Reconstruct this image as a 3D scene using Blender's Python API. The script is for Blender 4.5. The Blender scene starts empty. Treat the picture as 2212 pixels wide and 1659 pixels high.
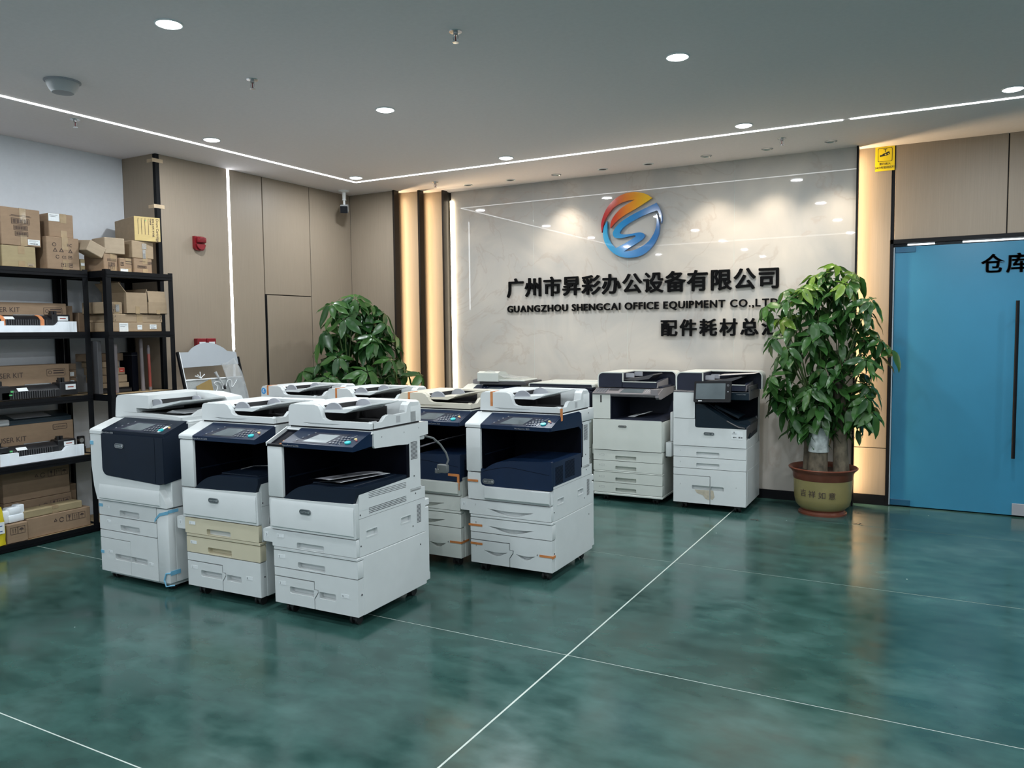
import bpy, bmesh, math, random
from mathutils import Vector, Matrix
from mathutils.geometry import tessellate_polygon
R = math.radians
sc = bpy.context.scene
COL = sc.collection
rnd = random.Random(7)

# ------------------------------------------------------------------ camera
cam_d = bpy.data.cameras.new('camera')
cam_d.sensor_fit = 'HORIZONTAL'; cam_d.sensor_width = 36.0
cam_d.lens = 1701.5 / 2212 * 36.0
cam_d.clip_start = 0.05
cam = bpy.data.objects.new('camera', cam_d); COL.objects.link(cam)
def cam_matrix(yaw, pitch, roll):
    f = Vector((-math.sin(yaw)*math.cos(pitch), math.cos(yaw)*math.cos(pitch), -math.sin(pitch)))
    r = Vector((math.cos(yaw), math.sin(yaw), 0)); u = r.cross(f)
    c, s = math.cos(roll), math.sin(roll)
    r2 = c*r + s*u; u2 = -s*r + c*u
    m = Matrix((r2, u2, -f)).transposed().to_4x4()
    m.translation = (0, 0, 1.5)
    return m
cam.matrix_world = cam_matrix(R(28.721), R(3.841), R(-.643))
sc.camera = cam

# ------------------------------------------------------------------ view, world
vs = sc.view_settings
sc.display_settings.display_device = 'sRGB'
vs.view_transform = 'Standard'; vs.look = 'None'; vs.gamma = 1; vs.use_curve_mapping = False
vs.exposure = 0.27
sc.cycles.use_denoising = True
sc.cycles.max_bounces = 7
sc.cycles.diffuse_bounces = 4
sc.cycles.glossy_bounces = 4
sc.cycles.sample_clamp_indirect = 6
sc.cycles.caustics_reflective = False
sc.cycles.caustics_refractive = False
world = bpy.data.worlds.new('world'); sc.world = world; world.use_nodes = True
world.node_tree.nodes['Background'].inputs[0].default_value = (.6, .75, .85, 1)
world.node_tree.nodes['Background'].inputs[1].default_value = 0.05

H = 2.975
COOL = (.90, .96, 1.0)
WARM = (1.0, .73, .42)
DOWN_W, LED_STR, WARM_W, SPOT_W = 14.0, 9.0, 10.5, 30.0

# ------------------------------------------------------------------ materials
MATS = {}
def mat(name, col=(.8,.8,.8), rough=.5, metal=0, spec=.5, coat=0, noise=None, bump=0, emit=None, estr=0, trans=0, alpha=1, sheen=0):
    """noise=(scale, amount, (sx,sy,sz)) varies the colour's value"""
    if name in MATS: return MATS[name]
    m = bpy.data.materials.new(name); m.use_nodes = True
    nt = m.node_tree; b = nt.nodes['Principled BSDF']
    b.inputs['Base Color'].default_value = (*col, 1)
    b.inputs['Roughness'].default_value = rough
    b.inputs['Metallic'].default_value = metal
    b.inputs['Specular IOR Level'].default_value = spec
    b.inputs['Coat Weight'].default_value = coat
    b.inputs['Transmission Weight'].default_value = trans
    b.inputs['Alpha'].default_value = alpha
    if emit:
        b.inputs['Emission Color'].default_value = (*emit, 1)
        b.inputs['Emission Strength'].default_value = estr
    if noise:
        sc_, am, st = noise
        tc = nt.nodes.new('ShaderNodeTexCoord'); mp = nt.nodes.new('ShaderNodeMapping')
        mp.inputs['Scale'].default_value = st
        nz = nt.nodes.new('ShaderNodeTexNoise'); nz.inputs['Scale'].default_value = sc_; nz.inputs['Detail'].default_value = 5
        mr = nt.nodes.new('ShaderNodeMapRange')
        mr.inputs['From Min'].default_value = .3; mr.inputs['From Max'].default_value = .7
        mr.inputs['To Min'].default_value = 1-am; mr.inputs['To Max'].default_value = 1+am
        mx = nt.nodes.new('ShaderNodeVectorMath'); mx.operation = 'SCALE'
        mx.inputs[0].default_value = col
        nt.links.new(tc.outputs['Object'], mp.inputs[0]); nt.links.new(mp.outputs[0], nz.inputs['Vector'])
        nt.links.new(nz.outputs['Fac'], mr.inputs['Value']); nt.links.new(mr.outputs[0], mx.inputs['Scale'])
        nt.links.new(mx.outputs[0], b.inputs['Base Color'])
        if bump:
            bp = nt.nodes.new('ShaderNodeBump'); bp.inputs['Strength'].default_value = bump; bp.inputs['Distance'].default_value = .002
            nt.links.new(nz.outputs['Fac'], bp.inputs['Height']); nt.links.new(bp.outputs[0], b.inputs['Normal'])
    MATS[name] = m
    return m

def wood_mat():
    m = mat('wood_veneer', (.292, .236, .178), .48, noise=(3.0, .03, (70, 70, .5)))
    nt = m.node_tree; b = nt.nodes['Principled BSDF']
    # fine vertical threads on top of the broad grain
    tc = nt.nodes.new('ShaderNodeTexCoord'); mp = nt.nodes.new('ShaderNodeMapping'); mp.inputs['Scale'].default_value = (230, 230, 2.2)
    nz = nt.nodes.new('ShaderNodeTexNoise'); nz.inputs['Scale'].default_value = 2.2; nz.inputs['Detail'].default_value = 3
    mr = nt.nodes.new('ShaderNodeMapRange'); mr.inputs['From Min'].default_value = .3; mr.inputs['From Max'].default_value = .7
    mr.inputs['To Min'].default_value = .93; mr.inputs['To Max'].default_value = 1.06
    src = b.inputs['Base Color'].links[0].from_socket
    mx = nt.nodes.new('ShaderNodeVectorMath'); mx.operation = 'SCALE'
    nt.links.new(tc.outputs['Object'], mp.inputs[0]); nt.links.new(mp.outputs[0], nz.inputs['Vector']); nt.links.new(nz.outputs['Fac'], mr.inputs['Value'])
    nt.links.new(src, mx.inputs[0]); nt.links.new(mr.outputs[0], mx.inputs['Scale']); nt.links.new(mx.outputs[0], b.inputs['Base Color'])
    return m

def marble_mat():
    m = mat('marble_tile', (.56, .53, .50), .02, spec=.42)
    nt = m.node_tree; b = nt.nodes['Principled BSDF']; L = nt.links
    tc = nt.nodes.new('ShaderNodeTexCoord')
    n1 = nt.nodes.new('ShaderNodeTexNoise'); n1.inputs['Scale'].default_value = 1.1; n1.inputs['Detail'].default_value = 6; n1.inputs['Distortion'].default_value = 1.2
    r1 = nt.nodes.new('ShaderNodeValToRGB'); e = r1.color_ramp.elements
    e[0].position = .32; e[0].color = (.42, .405, .385, 1); e[1].position = .68; e[1].color = (.58, .53, .47, 1)
    n2 = nt.nodes.new('ShaderNodeTexNoise'); n2.inputs['Scale'].default_value = .9; n2.inputs['Detail'].default_value = 7; n2.inputs['Distortion'].default_value = 2.2
    r2 = nt.nodes.new('ShaderNodeValToRGB'); e = r2.color_ramp.elements
    e[0].position = .485; e[0].color = (0,0,0,1); e[1].position = .5; e[1].color = (1,1,1,1)
    e2 = r2.color_ramp.elements.new(.515); e2.color = (0,0,0,1)
    mx = nt.nodes.new('ShaderNodeMix'); mx.data_type = 'RGBA'
    mx.inputs['B'].default_value = (.40, .32, .27, 1)
    mul = nt.nodes.new('ShaderNodeMath'); mul.operation = 'MULTIPLY'; mul.inputs[1].default_value = .35
    L.new(tc.outputs['Object'], n1.inputs['Vector']); L.new(tc.outputs['Object'], n2.inputs['Vector'])
    L.new(n1.outputs['Fac'], r1.inputs[0]); L.new(n2.outputs['Fac'], r2.inputs[0]); L.new(r2.outputs[0], mul.inputs[0])
    L.new(mul.outputs[0], mx.inputs['Factor']); L.new(r1.outputs[0], mx.inputs['A']); L.new(mx.outputs['Result'], b.inputs['Base Color'])
    return m

def floor_mat():
    m = mat('teal_polished_concrete', (.05, .13, .12), .16)
    nt = m.node_tree; b = nt.nodes['Principled BSDF']; L = nt.links
    tc = nt.nodes.new('ShaderNodeTexCoord')
    def nz(s, d, dist, vec=(1,1,1)):
        mp = nt.nodes.new('ShaderNodeMapping'); mp.inputs['Scale'].default_value = vec
        n = nt.nodes.new('ShaderNodeTexNoise'); n.inputs['Scale'].default_value = s; n.inputs['Detail'].default_value = d; n.inputs['Distortion'].default_value = dist
        L.new(tc.outputs['Object'], mp.inputs[0]); L.new(mp.outputs[0], n.inputs['Vector'])
        return n
    n1 = nz(1.3, 9, .15); n2 = nz(5.5, 9, .2, (1, 1.6, 1))
    r1 = nt.nodes.new('ShaderNodeValToRGB'); e = r1.color_ramp.elements
    e[0].position = .30; e[0].color = (.016, .048, .041, 1); e[1].position = .72; e[1].color = (.056, .114, .104, 1)
    k = r1.color_ramp.elements.new(.5); k.color = (.029, .078, .069, 1)
    r2 = nt.nodes.new('ShaderNodeMapRange'); r2.inputs['From Min'].default_value = .3; r2.inputs['From Max'].default_value = .7; r2.inputs['To Min'].default_value = .74; r2.inputs['To Max'].default_value = 1.26
    mx = nt.nodes.new('ShaderNodeVectorMath'); mx.operation = 'SCALE'
    # pale chips scattered over the floor
    vo = nt.nodes.new('ShaderNodeTexVoronoi'); vo.inputs['Scale'].default_value = 5.5; vo.inputs['Randomness'].default_value = 1
    r3 = nt.nodes.new('ShaderNodeMapRange'); r3.inputs['From Min'].default_value = .030; r3.inputs['From Max'].default_value = .018; r3.inputs['To Min'].default_value = 0; r3.inputs['To Max'].default_value = 1
    wn = nt.nodes.new('ShaderNodeTexWhiteNoise')
    gt = nt.nodes.new('ShaderNodeMath'); gt.operation = 'GREATER_THAN'; gt.inputs[1].default_value = .62
    ml = nt.nodes.new('ShaderNodeMath'); ml.operation = 'MULTIPLY'
    mc = nt.nodes.new('ShaderNodeMix'); mc.data_type = 'RGBA'; mc.inputs['B'].default_value = (.42, .52, .49, 1)
    L.new(tc.outputs['Object'], vo.inputs['Vector']); L.new(vo.outputs['Distance'], r3.inputs['Value'])
    L.new(vo.outputs['Position'], wn.inputs['Vector']); L.new(wn.outputs['Value'], gt.inputs[0])
    L.new(r3.outputs[0], ml.inputs[0]); L.new(gt.outputs[0], ml.inputs[1])
    L.new(n1.outputs['Fac'], r1.inputs[0]); L.new(n2.outputs['Fac'], r2.inputs['Value'])
    L.new(r1.outputs[0], mx.inputs[0]); L.new(r2.outputs[0], mx.inputs['Scale'])
    L.new(mx.outputs[0], mc.inputs['A']); L.new(ml.outputs[0], mc.inputs['Factor']); L.new(mc.outputs['Result'], b.inputs['Base Color'])
    r4 = nt.nodes.new('ShaderNodeMapRange'); r4.inputs['From Min'].default_value = .3; r4.inputs['From Max'].default_value = .7; r4.inputs['To Min'].default_value = .12; r4.inputs['To Max'].default_value = .25
    L.new(n2.outputs['Fac'], r4.inputs['Value']); L.new(r4.outputs[0], b.inputs['Roughness'])
    n3 = nz(2.5, 2, 0)
    bp = nt.nodes.new('ShaderNodeBump'); bp.inputs['Strength'].default_value = .25; bp.inputs['Distance'].default_value = .004
    L.new(n3.outputs['Fac'], bp.inputs['Height']); L.new(bp.outputs[0], b.inputs['Normal'])
    return m

def leaf_mat(name, c0, c1):
    m = mat(name, c0, .32, spec=.5)
    nt = m.node_tree; b = nt.nodes['Principled BSDF']; L = nt.links
    oi = nt.nodes.new('ShaderNodeObjectInfo'); mx = nt.nodes.new('ShaderNodeMix'); mx.data_type = 'RGBA'
    mx.inputs['A'].default_value = (*c0, 1); mx.inputs['B'].default_value = (*c1, 1)
    L.new(oi.outputs['Random'], mx.inputs['Factor']); L.new(mx.outputs['Result'], b.inputs['Base Color'])
    tr = nt.nodes.new('ShaderNodeBsdfTranslucent'); L.new(mx.outputs['Result'], tr.inputs[0])
    ms = nt.nodes.new('ShaderNodeMixShader'); ms.inputs[0].default_value = .28
    out = nt.nodes['Material Output']
    L.new(b.outputs[0], ms.inputs[1]); L.new(tr.outputs[0], ms.inputs[2]); L.new(ms.outputs[0], out.inputs['Surface'])
    return m

WOOD = wood_mat(); MARBLE = marble_mat(); FLOOR = floor_mat()
M_JOINT = mat('joint_filler', (.50, .56, .52), .5, noise=(12, .12, (1,1,1)))
M_CEIL = mat('ceiling_paint', (.79, .73, .74), .85, noise=(40, .02, (1,1,1)))
M_WALL = mat('white_wall_paint', (.62, .65, .69), .8, noise=(30, .02, (1,1,1)))
M_BLACK = mat('black_metal', (.003, .0035, .005), .45, spec=.2, noise=(20, .2, (1,1,1)))
M_BRONZE = mat('bronze_trim', (.020, .015, .012), .35, metal=.1, spec=.25, noise=(8, .15, (1,1,1)))
M_DARKGAP = mat('dark_gap', (.01, .009, .008), .8)
M_COPIER = mat('copier_white', (.63, .655, .655), .42, noise=(9, .025, (1,1,1)))
M_CREAM = mat('copier_cream', (.64, .60, .50), .45, noise=(9, .03, (1,1,1)))
M_AGED = mat('yellowed_plastic', (.60, .545, .40), .45, noise=(5, .04, (1,1,1)))
M_IVORY = mat('copier_ivory', (.60, .625, .585), .42, noise=(9, .025, (1,1,1)))
M_SHADEW = mat('light_grey_plastic', (.42, .43, .44), .5, noise=(9, .03, (1,1,1)))
M_GREY = mat('grey_plastic', (.30, .31, .34), .5, noise=(9, .04, (1,1,1)))
M_DGREY = mat('dark_grey_plastic', (.06, .06, .065), .5, noise=(9, .1, (1,1,1)))
M_NAVY = mat('navy_plastic', (.005, .016, .045), .36, spec=.3, noise=(6, .12, (1,1,1)))
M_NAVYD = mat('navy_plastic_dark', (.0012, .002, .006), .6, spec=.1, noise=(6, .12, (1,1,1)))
M_NAVYM = mat('navy_tray_plastic', (.004, .010, .022), .5, spec=.25, noise=(6, .12, (1,1,1)))
M_SCREEN = mat('dark_glass_screen', (.10, .12, .13), .10, noise=(5, .2, (1,1,1)))
M_SLATE = mat('slate_plastic', (.016, .020, .036), .45, spec=.3, noise=(9, .1, (1,1,1)))
M_TAUPE = mat('taupe_panel_plastic', (.20, .19, .20), .4, noise=(9, .05, (1,1,1)))
M_TEAL = mat('teal_button', (.02, .42, .44), .35, emit=(.02,.5,.5), estr=.12)
M_KEY = mat('key_grey', (.16, .17, .19), .4)
M_WHITE = mat('white_plastic', (.75, .77, .78), .5)
M_PAPER = mat('paper_white', (.70, .73, .74), .7, noise=(60, .05, (1,1,1)))
M_INK = mat('black_ink', (.012, .012, .014), .5)
M_SIGNBLK = mat('sign_black_acrylic', (.002, .002, .0023), .5, spec=.08)
M_RUB = mat('caster_rubber', (.012, .012, .013), .5, noise=(30, .2, (1,1,1)))
M_SILVER = mat('silver_metal', (.55, .56, .57), .25, metal=.9)
M_BADGE = mat('badge_grey', (.10, .12, .13), .35, metal=.4)
M_OTAPE = mat('orange_tape', (.55, .20, .06), .45, noise=(25, .12, (1,1,1)))
M_BTAPE = mat('blue_tape', (.16, .42, .60), .4, noise=(25, .1, (1,1,1)))
M_BEIGETAPE = mat('beige_masking_tape', (.55, .42, .28), .6, noise=(25, .1, (1,1,1)))
M_CARD = [mat('cardboard_%s' % n, c, .85, noise=(14, .07, (1,1,3)), bump=.1) for n, c in (
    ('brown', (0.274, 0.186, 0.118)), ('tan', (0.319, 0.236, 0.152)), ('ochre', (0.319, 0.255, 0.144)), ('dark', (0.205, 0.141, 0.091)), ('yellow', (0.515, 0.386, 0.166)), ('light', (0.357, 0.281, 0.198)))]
M_CTAPE = mat('packing_tape', (.34, .25, .15), .12, noise=(18, .12, (1,1,1)), bump=.3)
M_PRINT = mat('carton_print', (.055, .035, .03), .7)
M_BOARD = mat('shelf_board', (.50, .36, .20), .6, noise=(4, .12, (1, 14, 14)))
M_FOAM = mat('white_foam', (.80, .85, .90), .7, noise=(14, .05, (1,1,1)), bump=.2)
M_FUSER = mat('fuser_black', (.010, .010, .012), .35, noise=(20, .3, (1,1,1)))
M_COPPER = mat('copper_tape', (.62, .24, .10), .3, noise=(25, .1, (1,1,1)))
M_GREEN = mat('green_tab', (.10, .45, .16), .4)
M_YBAG = mat('yellow_bag', (.62, .50, .02), .4, noise=(9, .2, (1,1,1)), bump=.4)
M_RED = mat('fire_red', (.20, .008, .014), .3, noise=(15, .06, (1,1,1)))
M_REDTUBE = mat('faded_red_tube', (.30, .06, .045), .45, noise=(8, .12, (1,1,1)))
M_GREYTUBE = mat('grey_tube', (.16, .14, .145), .55, noise=(8, .1, (1,1,1)))
M_GREENTUBE = mat('olive_grey_tube', (.12, .14, .12), .5, noise=(8, .1, (1,1,1)))
M_YELLOW = mat('sign_yellow', (.75, .58, .0), .45, noise=(15, .03, (1,1,1)))
M_DOOR = mat('blue_film_glass', (.033, .200, .335), .22, spec=.5, noise=(1.3, .08, (1,1,1)))
M_DOORD = mat('deep_blue_fitting', (.010, .085, .17), .3)
M_TERRA = mat('brown_glaze', (.15, .045, .025), .3, noise=(9, .15, (1,1,1)))
M_POTY = mat('olive_yellow_glaze', (.25, .21, .085), .25, noise=(5, .08, (1,1,1)))
M_SOIL = mat('soil', (.06, .035, .022), .95, noise=(40, .4, (1,1,1)), bump=.8)
M_BARK = mat('bark', (.115, .095, .065), .85, noise=(22, .55, (1,1,.6)), bump=1.0)
M_TWIG = mat('twig_green', (.10, .15, .05), .6, noise=(20, .15, (1,1,1)))
M_LEAF = leaf_mat('leaf_green', (.020, .078, .020), (.060, .160, .032))
M_LEAF_LIT = leaf_mat('leaf_green_lit', (.10, .22, .02), (.20, .32, .05))  # paler green: spotlight on the crown put into the leaf colour
M_EASEL = mat('easel_grey', (.33, .36, .39), .5, noise=(9, .02, (1,1,1)))
M_PLASTIC = mat('clear_plastic', (.80, .84, .86), .12, trans=.5, alpha=.45, noise=(22, .12, (1,1,1)), bump=1.0)
M_MESHP = mat('pale_perforated_sheet', (.30, .32, .32), .5, noise=(220, .25, (1,1,1)))
M_OCHRE = mat('ochre_board', (.24, .16, .05), .5, noise=(7, .12, (1,1,1)))
M_LAMP = mat('lamp_lens', (1,1,1), .4, emit=COOL, estr=9)
M_LED = mat('led_strip', (1,1,1), .4, emit=(.93,.97,1), estr=LED_STR)
M_LEDW = mat('led_strip_warm_white', (1,1,1), .4, emit=(1,.84,.60), estr=11)
M_TUBE = mat('lamp_tube', (1,1,1), .4, emit=(.85,.95,1), estr=3)
M_CHAR = mat('dark_baffle', (.012, .011, .012), .6)
M_PHOTO = mat('printed_photo_sheet', (.26, .26, .29), .35, noise=(9, .95, (1,1,1)))
M_STAIN = mat('coffee_stain', (.47, .42, .33), .6, noise=(30, .12, (1,1,1)))

# ------------------------------------------------------------------ mesh helpers
def new_obj(name, bm, m, parent=None, smooth=True, sharp=32):
    me = bpy.data.meshes.new(name)
    bm.normal_update(); bm.to_mesh(me); bm.free()
    ms = m if isinstance(m, (list, tuple)) else [m]
    for x in ms: me.materials.append(x)
    if smooth:
        me.polygons.foreach_set('use_smooth', [True]*len(me.polygons))
        me.set_sharp_from_angle(angle=R(sharp))
    o = bpy.data.objects.new(name, me); COL.objects.link(o)
    if parent: o.parent = parent
    return o
def empty(name, loc=(0,0,0), rz=0, label=None, cat=None, group=None):
    o = bpy.data.objects.new(name, None); o.empty_display_size = .1
    o.location = loc; o.rotation_euler = (0, 0, rz); COL.objects.link(o)
    tag(o, label, cat, group); return o
def tag(o, label=None, cat=None, group=None, kind=None):
    if label: o['label'] = label
    if cat: o['category'] = cat
    if group: o['group'] = group
    if kind: o['kind'] = kind
    return o
def merge(bm, src):
    me = bpy.data.meshes.new('t'); src.to_mesh(me); src.free(); bm.from_mesh(me); bpy.data.meshes.remove(me)
def box(bm, x0, x1, y0, y1, z0, z1, bev=0, seg=1, mtx=None, mi=0):
    b = bmesh.new()
    bmesh.ops.create_cube(b, size=1)
    for v in b.verts: v.co = Vector(((x0+x1)/2 + v.co.x*(x1-x0), (y0+y1)/2 + v.co.y*(y1-y0), (z0+z1)/2 + v.co.z*(z1-z0)))
    if bev:
        bv = min(bev, .45*min(abs(x1-x0), abs(y1-y0), abs(z1-z0)))
        bmesh.ops.bevel(b, geom=b.edges[:], offset=bv, segments=seg, affect='EDGES', profile=.5)
    if mtx is not None: b.transform(mtx)
    for f in b.faces: f.material_index = mi
    merge(bm, b)
AX = {'y': lambda a, b, c: (a, c, b), 'x': lambda a, b, c: (c, a, b), 'z': lambda a, b, c: (a, b, c)}
def plate(bm, outer, holes, axis, a0, a1, pocket=None, mi=0, mtx=None):
    """extruded polygon with holes; axis='y': 2D=(x,z); 'x': 2D=(y,z); 'z': 2D=(x,y).  a0 = front, a1 = back.
    pocket: depth of closed pockets from a0 in place of through holes"""
    f = AX[axis]
    loops = [outer] + list(holes)
    vec = [[Vector((p[0], p[1], 0)) for p in lp] for lp in loops]
    flat = [p for lp in loops for p in lp]
    tris = tessellate_polygon(vec)
    b = bmesh.new()
    V0 = [b.verts.new(f(p[0], p[1], a0)) for p in flat]
    def wall(A, B):
        n = len(A)
        for i in range(n):
            try: b.faces.new((A[i], A[(i+1) % n], B[(i+1) % n], B[i]))
            except ValueError: pass
    for t in tris:
        try: b.faces.new([V0[i] for i in t])
        except ValueError: pass
    off = 0
    if pocket is None:
        V1 = [b.verts.new(f(p[0], p[1], a1)) for p in flat]
        for t in tris:
            try: b.faces.new([V1[i] for i in reversed(t)])
            except ValueError: pass
        for lp in loops:
            n = len(lp); wall(V0[off:off+n], V1[off:off+n]); off += n
    else:
        n = len(outer); V1 = [b.verts.new(f(p[0], p[1], a1)) for p in outer]
        wall(V0[:n], V1)
        for t in tessellate_polygon([vec[0]]):
            try: b.faces.new([V1[i] for i in t])
            except ValueError: pass
        off = n
        for lp, v in zip(loops[1:], vec[1:]):
            n = len(lp); s = 1 if a1 > a0 else -1
            P1 = [b.verts.new(f(p[0], p[1], a0+s*pocket)) for p in lp]
            wall(V0[off:off+n], P1)
            for t in tessellate_polygon([v]):
                try: b.faces.new([P1[i] for i in t])
                except ValueError: pass
            off += n
    bmesh.ops.recalc_face_normals(b, faces=b.faces[:])
    for fc in b.faces: fc.material_index = mi
    if mtx is not None: b.transform(mtx)
    merge(bm, b)
def prism(bm, pts, axis, a0, a1, mtx=None, mi=0): plate(bm, pts, [], axis, a0, a1, mtx=mtx, mi=mi)
def rrect(x0, x1, z0, z1, r=.01, n=4, corners=(1,1,1,1)):
    """corners: bl, br, tr, tl"""
    r = min(r, abs(x1-x0)/2*.98, abs(z1-z0)/2*.98)
    out = []
    for (cx, cz, a0, on) in ((x0+r, z0+r, 180, corners[0]), (x1-r, z0+r, 270, corners[1]), (x1-r, z1-r, 0, corners[2]), (x0+r, z1-r, 90, corners[3])):
        if on:
            for i in range(n+1):
                a = R(a0 + 90*i/n); out.append((cx + r*math.cos(a), cz + r*math.sin(a)))
        else:
            out.append(({180: x0, 270: x1, 0: x1, 90: x0}[a0], {180: z0, 270: z0, 0: z1, 90: z1}[a0]))
    return out
def disc_pts(cx, cz, r, n=16, rz=None): return [(cx + r*math.cos(2*math.pi*i/n), cz + (rz or r)*math.sin(2*math.pi*i/n)) for i in range(n)]
def cyl(bm, p0, p1, r0, r1=None, n=12, cap=True, mi=0):
    r1 = r0 if r1 is None else r1
    p0, p1 = Vector(p0), Vector(p1); d = p1-p0
    b = bmesh.new()
    bmesh.ops.create_cone(b, cap_ends=cap, segments=n, radius1=r0, radius2=r1, depth=d.length)
    b.transform(Matrix.Translation((p0+p1)/2) @ d.to_track_quat('Z', 'Y').to_matrix().to_4x4())
    for f in b.faces: f.material_index = mi
    merge(bm, b)
def tube(bm, pts, r, n=6):
    pts = [Vector(p) for p in pts]; rings = []
    rs = r if isinstance(r, (list, tuple)) else [r]*len(pts)
    prev = None
    for i, p in enumerate(pts):
        t = (pts[min(i+1, len(pts)-1)] - pts[max(i-1, 0)]).normalized()
        a = Vector((0,0,1)) if abs(t.z) < .9 else Vector((1,0,0))
        if prev is not None: a = prev
        u = t.cross(a).normalized(); v = t.cross(u).normalized(); prev = u.cross(t)
        rings.append([bm.verts.new(p + rs[i]*(math.cos(2*math.pi*k/n)*u + math.sin(2*math.pi*k/n)*v)) for k in range(n)])
    for A, B in zip(rings, rings[1:]):
        for k in range(n): bm.faces.new((A[k], A[(k+1) % n], B[(k+1) % n], B[k]))
    bm.faces.new(rings[0][::-1]); bm.faces.new(rings[-1])
def lathe(bm, prof, n=32, c=(0,0,0), mi=0, cap0=True, cap1=True):
    rings = [[bm.verts.new((c[0]+r*math.cos(2*math.pi*k/n), c[1]+r*math.sin(2*math.pi*k/n), c[2]+z)) for k in range(n)] for r, z in prof]
    fs = []
    for A, B in zip(rings, rings[1:]):
        for k in range(n): fs.append(bm.faces.new((A[k], A[(k+1) % n], B[(k+1) % n], B[k])))
    if cap0: fs.append(bm.faces.new(rings[0][::-1]))
    if cap1: fs.append(bm.faces.new(rings[-1]))
    for f in fs: f.material_index = mi
_tc = {}
def text_mesh(s, size=.1, bold=0.0, ext=0.0, cx='LEFT', sx=1.0):
    key = (s, size, bold, ext, cx, sx)
    if key not in _tc:
        cu = bpy.data.curves.new('txt', 'FONT'); cu.body = s; cu.size = size; cu.extrude = ext; cu.offset = bold
        cu.align_x = cx; cu.resolution_u = 3; cu.align_y = 'BOTTOM_BASELINE'
        o = bpy.data.objects.new('txt', cu); COL.objects.link(o)
        dg = bpy.context.evaluated_depsgraph_get(); dg.update()
        me = bpy.data.meshes.new_from_object(o.evaluated_get(dg)); me.transform(Matrix.Diagonal((sx, 1, 1, 1)))
        bpy.data.objects.remove(o); bpy.data.curves.remove(cu)
        _tc[key] = me
    return _tc[key]
FACE = Matrix.Rotation(R(90), 4, 'X')        # XY text plane -> XZ plane facing -Y
def add_text(bm, s, x, y, z, size, bold=0, ext=0, cx='LEFT', sx=1, mtx=None, rot=0, mi=0):
    me = text_mesh(s, size, bold, ext, cx, sx)
    b = bmesh.new(); b.from_mesh(me)
    M = Matrix.Translation((x, y, z)) @ FACE @ Matrix.Rotation(rot, 4, 'Z')
    b.transform(mtx @ M if mtx is not None else M)
    for f in b.faces: f.material_index = mi
    merge(bm, b)
def B(): return bmesh.new()
def part(name, m, parent, fn, **k):
    bm = B(); fn(bm); return new_obj(name, bm, m, parent, **k)
def bpart(name, m, parent, *a, bev=0, seg=1):
    bm = B(); box(bm, *a, bev=bev, seg=seg); return new_obj(name, bm, m, parent)

# ------------------------------------------------------------------ the setting
XL, YM, YR = -5.66, 7.12, 7.24
def struct(name, bm, m, **k): return tag(new_obj(name, bm, m, **k), kind='structure')
def piece(name, m, parent, *a, bev=.002, label=None):
    o = bpart(name, m, parent, *a, bev=bev)
    if label: o['label'] = label
    return o

# floor: filler bed with slabs on it
bm = B(); box(bm, -6.2, 4.4, -3.2, 7.6, -.06, -.0015); floor = struct('floor', bm, M_JOINT, smooth=False)
xs = [-6.15, -1.497, 3.1, 4.35]; ys = [-3.15, -1.55, .05, 1.69, 3.236, 4.878, 6.425, 7.55]
g = .0035
for i in range(len(xs)-1):
    for j in range(len(ys)-1):
        gx = .005
        bpart('floor_slab', FLOOR, floor, xs[i]+gx, xs[i+1]-gx, ys[j]+g, ys[j+1]-g, -.05, 0)
# ceiling
bm = B(); box(bm, -6.2, 4.4, -3.2, 7.6, H, H+.1); struct('ceiling', bm, M_CEIL, smooth=False)
# hidden walls behind the camera and to the right
bm = B(); box(bm, -6.2, 4.4, -3.3, -3.2, 0, H); struct('wall_front', bm, M_WALL, smooth=False)
bm = B(); box(bm, 4.3, 4.4, -3.2, 7.6, 0, H); struct('wall_right', bm, M_WALL, smooth=False)
bm = B(); box(bm, -6.2, -6.08, -3.2, 4.33, 0, H); struct('wall_left', bm, M_WALL, smooth=False)
# left wood wall (column and panels)
bm = B(); box(bm, -6.2, XL-.02, 4.35, 6.9, 0, H); wl = struct('wall_left_panelled', bm, M_DARKGAP, smooth=False)
def wl_panel(y0, y1, z0, z1): return piece('wood_panel', WOOD, wl, XL-.02, XL, y0, y1, z0, z1)
wl_panel(4.365, 5.060, .08, H); wl_panel(5.086, 5.468, .08, H)
wl_panel(5.478, 6.098, 1.877, H); wl_panel(5.500, 6.098, .08, 1.869); wl_panel(6.106, 6.73, .08, H)
piece('wood_panel', WOOD, wl, -6.08, XL-.03, 4.33, 4.35, .08, H)
piece('corner_trim', M_BLACK, wl, XL-.035, XL+.001, 4.329, 4.366, 0, H)
piece('door_pull', M_BLACK, wl, XL-.02, XL-.004, 5.470, 5.499, .08, 1.869, label='tall black recessed pull of the hidden door')
for z, w in ((2.905, .10), (2.535, .10)):
    bm = B(); box(bm, XL+.001, XL+.003, 4.30, 4.30+w, z, z+.03); box(bm, XL-.10, XL+.003, 4.3265, 4.3285, z+.004, z+.032)
    o = new_obj('masking_tape', bm, M_BEIGETAPE, wl); o['label'] = 'beige tape over the black corner trim'
bm = B(); box(bm, XL-.02, XL-.004, 4.366, 6.73, 0, .08); struct('baseboard_left', bm, M_BLACK)
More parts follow.
